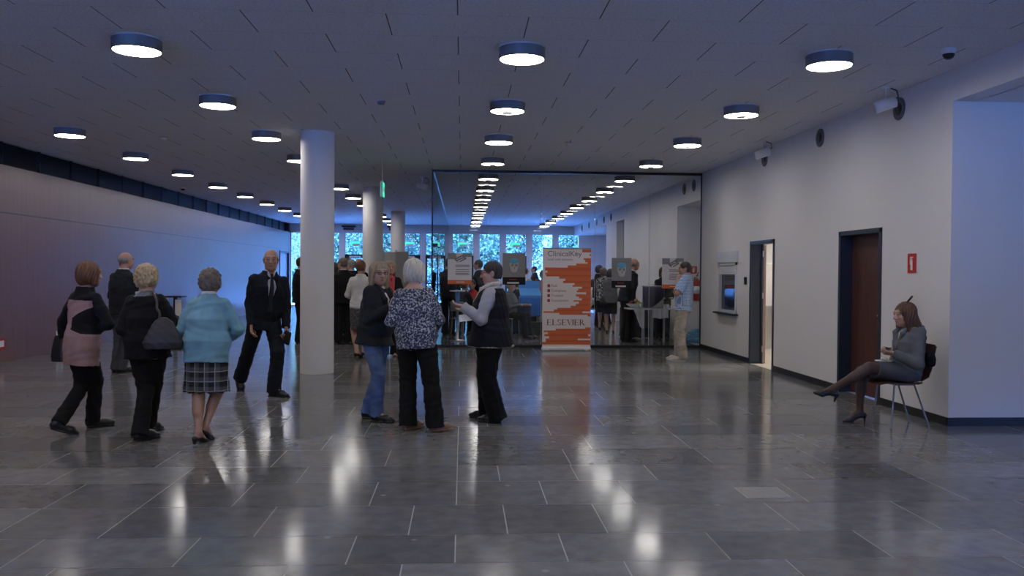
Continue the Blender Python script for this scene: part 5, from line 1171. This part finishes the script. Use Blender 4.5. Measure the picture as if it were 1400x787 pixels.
# floor box lids
q0 = at_z(1042, 673, 0); o = empty('floor_box', (q0[0], q0[1], 0)); tag(o, 'square metal floor box lid set in the stone slabs', 'floor box'); MB().rbox((-.145, -.13, -.01), (.145, .13, .004), .003).build('lid', mat('brushed', (.30, .30, .30), .45, .5), o); MB().box((-.155, -.14, -.01), (.155, .14, .002)).build('rim', 'steel', o); MB().box((-.11, .06, .004), (-.03, .08, .005)).build('flap', 'grey_plastic', o)
# ================================================================== people farther into the hall
GH = 'people talking beyond the column'; GG = 'people behind the glass partition'
JK = dict(name='jacket', hem=-.13, hem_ab=(.188, .15), i=.022, ease=.02, wr=.002)
def suit(label, px, Y, yaw, Ht, mt='cloth_suit', hair=('crop', 'hair_dark'), group=GG, h=.011, skin='fair', arms=None, head=(0, 0, 0), tie='cloth_tie', **kw):
    x = at(px, 400, Y)[0]
    return person(label, x, Y, yaw, Ht, group, male=True, h=h, hair=hair, skin=skin, head=head, arms=arms, top=dict(JK, mat=mt, open=(.15, .085, .02)), shirt='cloth_shirt', tie=tie, bottom=dict(kind='trousers', mat=mt, wr=.002), shoe=('flat', 'leather_black'), **kw)
FWD = lambda X, Y, yaw, sc=1.0, r=.12, f=.34, z=1.06: {s_: dict(w=np.array([X, Y, 0.])+basis(yaw)[0]*r*sg+basis(yaw)[1]*f+np.array([0, 0, z]), pole=basis(yaw)[0]*sg*.6-basis(yaw)[1]*.5+np.array([0, 0, -.9]), n=np.array([0, 0, 1.])) for s_, sg in (('R', 1), ('L', -1))}
def fw_(px, Y, yaw, **k): return FWD(at(px, 400, Y)[0], Y, yaw, **k)
suit('man in a black suit half hidden behind the left edge of the big white column', 410.5, 17.9, 60, 1.76, 'cloth_black', group=GH)
suit('man with grey-brown hair in a black suit, back turned, next to the big column', 469.5, 17.8, -20, 1.75, 'cloth_black', ('short', 'hair_greybrown'), GH, arms=fw_(469.5, 17.8, -20), head=(-35, 4, 0))
suit('grey-haired man standing behind the man in the black suit', 481, 19.5, -60, 1.74, 'cloth_navy', ('short', 'hair_grey'), GH)
suit('dark-haired man at the back of the group by the second column', 476, 20.9, 200, 1.80, 'cloth_navy', ('short', 'hair_dark'), GH)
suit('balding dark man at the back of the group, nearest the second column', 491.5, 19.8, 215, 1.77, 'cloth_black', ('fringe', 'hair_dark'), GH, skin='tan')
x_ = at(457, 400, 18.7)[0]
person('person in a grey jacket squeezed between the big column and the man in black', x_, 18.7, 75, 1.66, GH, h=.011, hair=('bob', 'hair_dark'), arms=fw_(457, 18.7, 75), top=dict(JK, mat='cloth_greysuit'), bottom=dict(kind='trousers', mat='cloth_black', wr=.002))
Yw = 14.85; x_ = at(493, 400, Yw)[0]
person('woman with dark red hair in a white jacket, speckled skirt and black heels', x_, Yw, -18, 1.66, GH, h=.008, hair=('short', 'hair_auburn'), arms=fw_(493, Yw, -18), head=(25, 4, 0), skin='fair', g=1.04, legs={s_: dict(a=np.array([x_, Yw, 0])+basis(-18)[0]*.07*sg+basis(-18)[1]*(.04*sg)+V3(0, 0, .136), yaw=30) for s_, sg in (('R', 1), ('L', -1))},
       top=dict(name='jacket', mat='cloth_white', hem=-.06, hem_ab=(.178, .14), i=.018, sleeve=(.058, .051, .044)), bottom=dict(kind='skirt', mat='speckle_skirt', st=[(.08, 0, 0, .15, .115), (-.06, 0, 0, .182, .14), (-.25, 0, 0, .180, .145), (-.43, 0, 0, .160, .135)]), shoe=('pump', 'leather_black'))
Yw = 15.2; x_ = at(533, 400, Yw)[0]
i_ = person('woman in black with a coral scarf, half hidden behind the woman in the blazer', x_, Yw, 165, 1.66, GH, h=.009, hair=('bob', 'hair_ash'), skin='pink', arms=fw_(533, Yw, 165), g=1.05, top=dict(JK, mat='cloth_black', open=(.1, .09, .03)), bottom=dict(kind='trousers', mat='cloth_black', wr=.002), shoe=('pump', 'leather_black'), shirt='cloth_coral')
F = Field(.008); T_ = i_['T']
for sg in (-1, 1): F.cone(T_(.04*sg, .10, .46), T_(.02*sg, .145, .15), .030, .042, k=.02); F.cone(T_(.04*sg, .10, .46), T_(.07*sg, -.05, .51), .03, .03, k=.02)
F.build('scarf', 'cloth_coral', i_['root'], None, None, i_['org'])
# exhibition boards
for (xa, xb, Y, lb) in ((524, 541, 23.5, 'light grey display board on legs behind the third white column, left one'), (541, 558, 22.9, 'light grey display board on legs behind the woman with the pale bob, right one')):
    a = at(xa, 400, Y)[0]; b = at(xb, 400, Y)[0]; o = empty('display_board', ((a+b)/2, Y, 0)); tag(o, lb, 'board', 'grey display boards'); w2 = (b-a)/2
    MB().box((-w2+.02, -.015, .75), (w2-.02, .015, 2.05)).build('panel', 'board_grey', o)
    for sx in (-1, 1): MB().tube([(sx*w2, 0, 0), (sx*w2, 0, 2.1)], .018, 8).box((sx*w2-.02, -.22, 0), (sx*w2+.02, .22, .02)).build('leg', 'steel', o)
# glass-sided stand by the wood wall behind the woman with the grey bag
q0 = at(240, 404, 16.5); o = empty('display_stand', (q0[0], 16.5, 0)); tag(o, 'slim dark stand with glass side panels by the wood wall', 'stand')
MB().box((-.16, -.16, .99), (.16, .16, 1.02)).box((-.16, -.16, .0), (.16, .16, .03)).build('top', 'black_metal', o); MB().box((-.035, -.02, .03), (.035, .02, .99)).build('post', 'black_metal', o); MB().box((-.15, .10, .06), (.15, .11, .98)).box((-.15, -.11, .06), (.15, -.10, .98)).build('pane', 'window_glass', o)
MB().box((.03, -.115, .55), (.15, -.112, .95)).build('notice', 'poster_pale', o)
# ---------------------------------------------------------------- behind the glass, left part
suit('tall man in a dark grey suit behind the glass, half covered by the pale poster', 613, 20.4, 25, 1.80, 'cloth_charcoal', ('short', 'hair_dark'), arms=fw_(613, 20.4, 25))
suit('dark-haired man in a navy suit behind the glass, seen left of the vest woman', 655, 21.3, -75, 1.78, 'cloth_navy', ('short', 'hair_dark'), skin='tan', arms={'L': dict(w=at(645, 390, 21.1), pole=V3(0, -.5, -1), n=V3(0, .5, .8))})
def chair(x, y, yaw, label):
    o = empty('cafe_chair', (x, y, 0), -math.radians(yaw)); tag(o, label, 'chair', 'chairs behind the glass')
    MB().rbox((-.20, -.20, .44), (.20, .20, .465), .01).build('seat', 'grey_plastic', o); MB().rbox((-.20, -.225, .62), (.20, -.20, .84), .01).build('backrest', 'grey_plastic', o)
    for sx in (-1, 1):
        MB().tube([(sx*.18, .18, 0), (sx*.17, .17, .44)], .011, 8).build('leg', 'steel', o); MB().tube([(sx*.18, -.22, 0), (sx*.17, -.17, .44), (sx*.18, -.213, .84)], .011, 8).build('leg', 'steel', o)
def seated(label, px, Y, yaw, hair, mt, skin='fair', male=False, g=1.0, glasses=False, bot='cloth_black', clabel=''):
    x = at(px, 400, Y)[0]; B = basis(yaw); hm = np.array([x, Y, .545]); zc = Y
    lg = {s_: dict(a=hm*[1, 1, 0]+B[0]*.10*sg+B[1]*.46+V3(0, 0, .097), yaw=yaw, pole=V3(0, 0, 1)+B[1]*.5) for s_, sg in (('R', 1), ('L', -1))}
    ar = {s_: dict(w=hm+B[0]*.13*sg+B[1]*.34+V3(0, 0, .22), pole=B[0]*sg*.5-B[1]*.6+V3(0, 0, -.9), n=V3(0, 0, -1)) for s_, sg in (('R', 1), ('L', -1))}
    person(label, x, Y, yaw, 1.68, GG, male=male, h=.011, HM=hm, hair=hair, skin=skin, g=g, pelvis=lambda V: np.zeros(len(V), bool), legs=lg, arms=ar, glasses=glasses, top=dict(JK, mat=mt, hem=-.06), bottom=dict(kind='trousers', mat=bot, wr=.002))
    chair(x-B[1][0]*.02, Y-B[1][1]*.02, yaw, clabel)
seated('seated woman with dark hair and glasses in red behind the glass', 646, 20.9, 200, ('short', 'hair_dark'), 'cloth_red', glasses=True, clabel='chair under the seated woman in red behind the glass')
seated('seated person in a dark jacket, back turned, left of the woman in red', 634, 19.5, 40, ('short', 'hair_brown'), 'cloth_charcoal', clabel='chair under the seated person left of the woman in red')
seated('seated dark-haired person in maroon behind the vest woman', 707, 22.0, 80, ('short', 'hair_brown'), 'cloth_tie', clabel='chair under the dark-haired person behind the vest woman')
seated('seated blonde person beyond the blue stand', 724, 24.2, 190, ('bob', 'hair_ash'), 'cloth_tan', clabel='chair under the blonde person beyond the blue stand')
seated('seated auburn-haired person beyond the blue stand, next to the blonde one', 735, 25.6, 170, ('bob', 'hair_auburn'), 'cloth_tie', clabel='chair under the auburn-haired person beyond the blue stand')
seated('seated person in grey beside the back of the vest woman', 697, 19.6, 120, ('short', 'hair_grey'), 'cloth_greytop', g=1.1, clabel='chair under the person in grey behind the glass')
x_ = at(743, 400, 23.4)[0]
person('person in a salmon top seen just left of the banner edge', x_, 23.4, -60, 1.55, GG, h=.011, hair=('bob', 'hair_brown'), arms=fw_(743, 23.4, -60), top=dict(JK, mat='cloth_salmon'), bottom=dict(kind='trousers', mat='cloth_khaki', wr=.002))
x_ = at(717.5, 400, 30.6)[0]
person('woman in a pale top standing far back by the windows', x_, 30.6, 90, 1.66, GG, h=.012, hair=('bob', 'hair_dark'), top=dict(JK, mat='cloth_white'), bottom=dict(kind='trousers', mat='cloth_navy', wr=.002))
suit('man in a dark suit standing far back by the windows', 731, 31.6, -80, 1.72, 'cloth_navy', ('crop', 'hair_dark'), h=.012)
# blue draped stand
xa, xb = at(713, 400, 21.2)[0], at(736, 400, 21.2)[0]
o = empty('display_stand', ((xa+xb)/2, 21.2, 0)); tag(o, 'bright blue draped counter with a sloping blue back panel behind the glass', 'stand'); w2 = (xb-xa)/2+.05
MB().rbox((-w2, -.3, .42), (w2, .3, .92), .03).build('drape', 'table_blue', o); MB().prism([(-.28, .93), (.25, 1.10), (.25, 1.30), (.22, 1.30), (.22, 1.12), (-.28, .95)], 'x', -w2, w2).build('back_panel', mat('blue_panel', (.10, .38, .9), .35), o)
for sx in (-1, 1):
    for sy in (-1, 1): MB().tube([(sx*(w2-.05), sy*.25, 0), (sx*(w2-.05), sy*.25, .45)], .016, 8).build('leg', 'steel', o)
o = empty('crate', ((xa+xb)/2+.10, 20.6, 0)); tag(o, 'dark green speckled box on the floor before the blue stand', 'box'); MB().rbox((-.25, -.18, 0), (.25, .18, .28), .01).build('body', mat('dark_green', (.03, .05, .045), .6, var=.8, vscale=25), o); MB().box((-.26, -.19, .28), (.26, .19, .31)).build('lid', mat('dark_green2', (.025, .04, .04), .6), o)
x_ = at(699, 400, 20.6)[0]
o = empty('table', (x_+.12, 20.5, 0)); tag(o, 'small table with a white top and navy cloth left of the blue stand', 'table'); MB().lathe([(0, .72), (.36, .72), (.37, .735), (.36, .75), (0, .75)], n=32).build('table_top', 'table_white', o)
F = Field(.014); F.loft(V3(0, 0, 0), np.eye(3), [(.06, 0, 0, .32, .32), (.4, 0, 0, .335, .335), (.715, 0, 0, .345, .345)], k=0, p=2); F.ripple(lambda x, y, z: .016*np.sin(np.arctan2(y, x)*14)*np.clip((.72-z)/.5, 0, 1)); F.build('tablecloth', mat('cloth_deepblue', (.02, .035, .10), .8), o); MB().lathe([(0, 0), (.22, 0), (.22, .05), (0, .05)], n=20).build('foot', 'steel', o)
# bottle / blue cup on counter near the seated ones
x_ = at(625.5, 400, 18.7)[0]
o = empty('bar_table', (x_, 18.7, 0)); tag(o, 'slim blue-clad bar table between the tall man and the seated people', 'table'); MB().lathe([(0, 1.08), (.17, 1.08), (.17, 1.11), (0, 1.11)], n=24).build('table_top', 'table_white', o); MB().lathe([(.05, .70), (.045, .9), (.05, 1.08)], n=20).build('cover', 'blue_panel', o); MB().lathe([(0, 0), (.17, 0), (.17, .02), (.03, .04), (.03, .70), (.05, .70)], n=24).build('base', 'steel', o)
# ---------------------------------------------------------------- behind the glass, right part: food table
Yt = 18.6; xa, xb = at(857, 420, 18.1)[0], at(917, 420, 18.1)[0]
o = empty('buffet_table', ((xa+xb)/2, 18.15, 0)); tag(o, 'narrow buffet table with white top and grey legs behind the glass', 'table'); w2 = (xb-xa)/2
MB().rbox((-w2, -.30, .735), (w2, .30, .765), .008).build('table_top', 'white_plastic', o)
for px in (879.5, 891):
    x = at(px, 450, 17.9)[0]-(xa+xb)/2; MB().box((x-.028, -.26, 0), (x+.028, -.21, .735)).build('leg', 'grey_plastic', o)
for x in (-w2+.08, w2-.08): MB().box((x-.02, .20, 0), (x+.02, .25, .735)).build('leg', 'grey_plastic', o)
def hang(name, x0, x1, y, z0f, z1, m, label):
    N = 26; mb = MB(); vs = []; M = 10
    for j in range(M+1):
        for i in range(N+1):
            s_ = i/N; x = x0+(x1-x0)*s_; zb = z0f(s_); t = j/M; z = z1+(zb-z1)*t; yy = y+(.018*math.sin(s_*22)+.010*math.sin(s_*41+1))*t-.012; vs.append((x, yy, z))
    for j in range(M+1):
        for i in range(N+1): x, y_, z = vs[j*(N+1)+i]; vs.append((x, y_+.006, z))
    o_ = (M+1)*(N+1)
    for j in range(M):
        for i in range(N): a = j*(N+1)+i; mb.f += [[a, a+N+1, a+N+2, a+1], [o_+a, o_+a+1, o_+a+N+2, o_+a+N+1]]
    mb.v = vs; mb.m = [0]*len(mb.f); mb.sm = [True]*len(mb.f); c = mb.build(name, m); tag(c, label, 'tablecloth'); return c
x0, x1 = at(866, 430, 17.8)[0], at(881, 430, 17.8)[0]; hang('tablecloth', x0, x1, 17.83, lambda s_: .74-.40*math.sin(min(1, s_*1.15)*PI/2)**1.5, .772, 'table_white', 'white cloth corner swooping off the left of the buffet table')
x0, x1 = at(892, 430, 17.8)[0], at(914, 430, 17.8)[0]; hang('tablecloth', x0, x1, 17.83, lambda s_: .56+.01*math.sin(9*s_), .772, 'table_white', 'white cloth hanging straight off the right of the buffet table')
xc = at(893, 410, 18.15)[0]; uw = .225
o = empty('food_container', (xc, 18.17, .765)); tag(o, 'large grey steel drum container standing on the buffet table', 'container')
MB().lathe([(0, 0), (uw, 0), (uw+.003, .02), (uw+.003, .44), (uw+.012, .45), (uw+.012, .48), (uw, .485), (0, .49)], n=36).build('drum', 'steel', o); MB().lathe([(uw+.014, .455), (uw+.018, .465), (uw+.014, .475)], n=36).build('rim_band', 'grey_plastic', o); MB().tube([(-.05, 0, .49), (-.04, 0, .515), (.04, 0, .515), (.05, 0, .49)], .008, 8).build('handle', 'steel', o)
mb = MB(); N = 28; vs = []
for i in range(N+1):
    t = math.radians(205+(360-205-15)*i/N); s_ = i/N; zb = .02+.30*max(0, (s_-.35)/.65)
    for z, e in ((.455, .020), (.3, .022), (zb, .026)): vs.append(((uw+e)*math.cos(t), (uw+e)*math.sin(t), z))
for i in range(N): a = i*3; mb.f += [[a, a+1, a+4, a+3], [a+1, a+2, a+5, a+4]]
mb.v = [tuple(v) for v in vs]; mb.m = [0]*len(mb.f); mb.sm = [True]*len(mb.f); c = mb.build('cover_cloth', mat('cloth_indigo', (.028, .026, .075), .8)); c.location = (xc, 18.17, .765); md = c.modifiers.new('thick', 'SOLIDIFY'); md.thickness = .006; md.offset = 1; tag(c, 'dark blue cloth wrapped over the steel drum on the buffet table', 'cloth')
# small things on the buffet
mat('fruit_red', (.32, .03, .03), .35); mat('fruit_green', (.25, .32, .05), .4); mat('fruit_yellow', (.60, .42, .08), .4); mat('grape', (.10, .02, .05), .3)
bx0 = at(868, 420, 18.2)[0]; o = empty('fruit_bowl', (bx0, 18.22, .765)); tag(o, 'wide glass bowl of fruit on the buffet table, left of the drum', 'bowl')
MB().lathe([(0, 0), (.08, 0), (.17, .06), (.19, .09), (.185, .09), (.16, .065), (.07, .012), (0, .012)], n=28).build('bowl', 'white_plastic', o)
for k in range(14):
    t = k*2.4; r = .035*math.sqrt(k); z = .075+(.09 if k < 4 else .05 if k < 8 else .02)+.0
    f = MB().lathe([(0, -.036), (.022, -.031), (.036, -.012), (.038, .005), (.026, .028), (.008, .032), (0, .028)], n=14).build('fruit', ('fruit_red', 'fruit_green', 'fruit_yellow', 'grape')[k % 4])
    f.location = (bx0+r*math.cos(t)*1.05, 18.22+r*math.sin(t)*1.05, .765+z); tag(f, ('red', 'green', 'yellow', 'dark purple')[k % 4]+' fruit heaped in the bowl on the buffet table', 'fruit', 'fruit in the bowl')
for k, (px, lb) in enumerate(((908, 'stacked white cup on the buffet right of the drum, nearer the drum'), (912.5, 'stacked white cup on the buffet at its right end'), (876, 'steel cup on the buffet just left of the drum'))):
    x = at(px, 420, 18.0)[0]; o = MB().lathe([(0, 0), (.026, 0), (.038, .085), (.035, .085), (.024, .006), (0, .006)], n=18).build('cup', 'white_plastic' if k < 2 else 'steel'); o.location = (x, 18.02, .765); tag(o, lb, 'cup', 'cups on the buffet')
    MB().tube([(.034, 0, .065), (.056, 0, .06), (.054, 0, .03), (.030, 0, .025)], .005, 8).build('handle', 'white_plastic' if k < 2 else 'steel', o)
# dark draped table behind
xa, xb = at(848, 430, 19.6)[0], at(906, 430, 19.6)[0]
o = empty('buffet_table', ((xa+xb)/2, 19.6, 0)); tag(o, 'long buffet table draped in black behind the narrow one', 'table'); w2 = (xb-xa)/2
MB().rbox((-w2, -.35, .735), (w2, .35, .765), .008).build('table_top', 'table_white', o)
F = Field(.016); F.loft(V3(0, 0, 0), np.eye(3), [(.03, 0, 0, w2-.01, .34), (.72, 0, 0, w2-.02, .335)], k=0, p=9); F.ripple(lambda x, y, z: .012*np.sin(x*26+2*np.sin(z*3))); F.build('skirt', 'table_black', o)
for k, px in enumerate((862, 872, 898)):
    x = at(px, 420, 19.5)[0]; o = empty('serving_dish', (x, 19.5, .765)); tag(o, 'small white serving dish on the black-draped buffet, %s from the left' % ORD[k], 'dish', 'serving dishes')
    MB().lathe([(0, 0), (.07, 0), (.11, .035), (.105, .036), (.068, .008), (0, .008)], n=24).build('dish', 'white_plastic', o); F = Field(.010); F.ell((0, 0, .03), (.075, .075, .04), None, .01); F.ripple(lambda x, y, z: .01*np.sin(90*x)*np.sin(90*y)); F.build('food', ('fruit_yellow', 'grape', 'fruit_green')[k], o)
suit('bald man in a black suit at the buffet, head behind the skull poster', 856.5, 18.45, 72, 1.80, 'cloth_black', ('fringe', 'hair_grey'), skin='pink', arms={'R': dict(w=at(866, 411, 18.2), pole=V3(-.3, -.6, -1), n=V3(0, 0, -1)), 'L': dict(w=at(866, 413, 18.7), pole=V3(-.3, .6, -1), n=V3(0, 0, -1))}, tie='cloth_red', HM=None, lean=.12)
x_ = at(818.5, 400, 23.6)[0]
person('dark-haired woman in a black jacket right of the banner behind the glass', x_, 23.6, 70, 1.70, GG, h=.012, hair=('bob', 'hair_dark'), arms=fw_(818.5, 23.6, 70), top=dict(JK, mat='cloth_black', open=(.1, .09, .02)), shirt='cloth_white', bottom=dict(kind='trousers', mat='cloth_black', wr=.002))
x_ = at(824.5, 400, 22.6)[0]
person('woman in a black and white patterned blouse and black skirt behind the glass', x_, 22.6, 20, 1.62, GG, h=.012, hair=('bob', 'hair_greybrown'), arms=fw_(824.5, 22.6, 20), top=dict(JK, mat='print_dark'), bottom=dict(kind='skirt', mat='cloth_black', st=[(.08, 0, 0, .15, .115), (-.06, 0, 0, .185, .14), (-.45, 0, 0, .19, .15)]), shoe=('pump', 'leather_black'))
x_ = at(832.5, 400, 21.6)[0]
person('woman in a grey jacket and black skirt behind the glass, left of the skull poster', x_, 21.4, 15, 1.58, GG, h=.011, hair=('bob', 'hair_dark'), g=1.05, arms=fw_(832.5, 21.6, 15), top=dict(JK, mat='cloth_greyjacket'), bottom=dict(kind='skirt', mat='cloth_black', st=[(.08, 0, 0, .15, .115), (-.06, 0, 0, .19, .145), (-.42, 0, 0, .185, .15)]), shoe=('pump', 'leather_black'))
c_ = at(830, 410, 21.35); handbag('handbag', c_, .36, .24, .12, 'leather_black', 'black handbag at the hip of the woman in the grey jacket', None, 15)
x_ = at(907, 400, 18.85)[0]
person('person in black half hidden behind the man in the checked shirt', x_, 18.9, 180, 1.62, GG, h=.012, hair=('bob', 'hair_dark'), arms=fw_(907, 18.9, 180, f=.30, z=.98), top=dict(JK, mat='cloth_black'), bottom=dict(kind='trousers', mat='cloth_black', wr=.002))
seated('seated person in white beyond the banner, at its right edge', 810.5, 25.5, 120, ('bob', 'hair_dark'), 'cloth_white', clabel='chair under the person in white beyond the banner')
# blue bag on the floor by the partition
q_ = at(950, 459, 18.4); F = Field(.010); F.loft(V3(q_[0], 18.4, 0), np.eye(3), [(.0, 0, 0, .20, .12), (.08, 0, 0, .22, .14), (.22, .01, 0, .18, .10), (.30, .03, 0, .10, .05)], k=0, p=2.5); F.ripple(lambda x, y, z: .012*np.sin(40*x+9*np.sin(30*z))*np.sin(33*z))
tag(F.build('plastic_bag', mat('bag_blue', (.10, .32, .50), .4)), 'crumpled light blue bag on the floor behind the glass by the niche', 'bag')
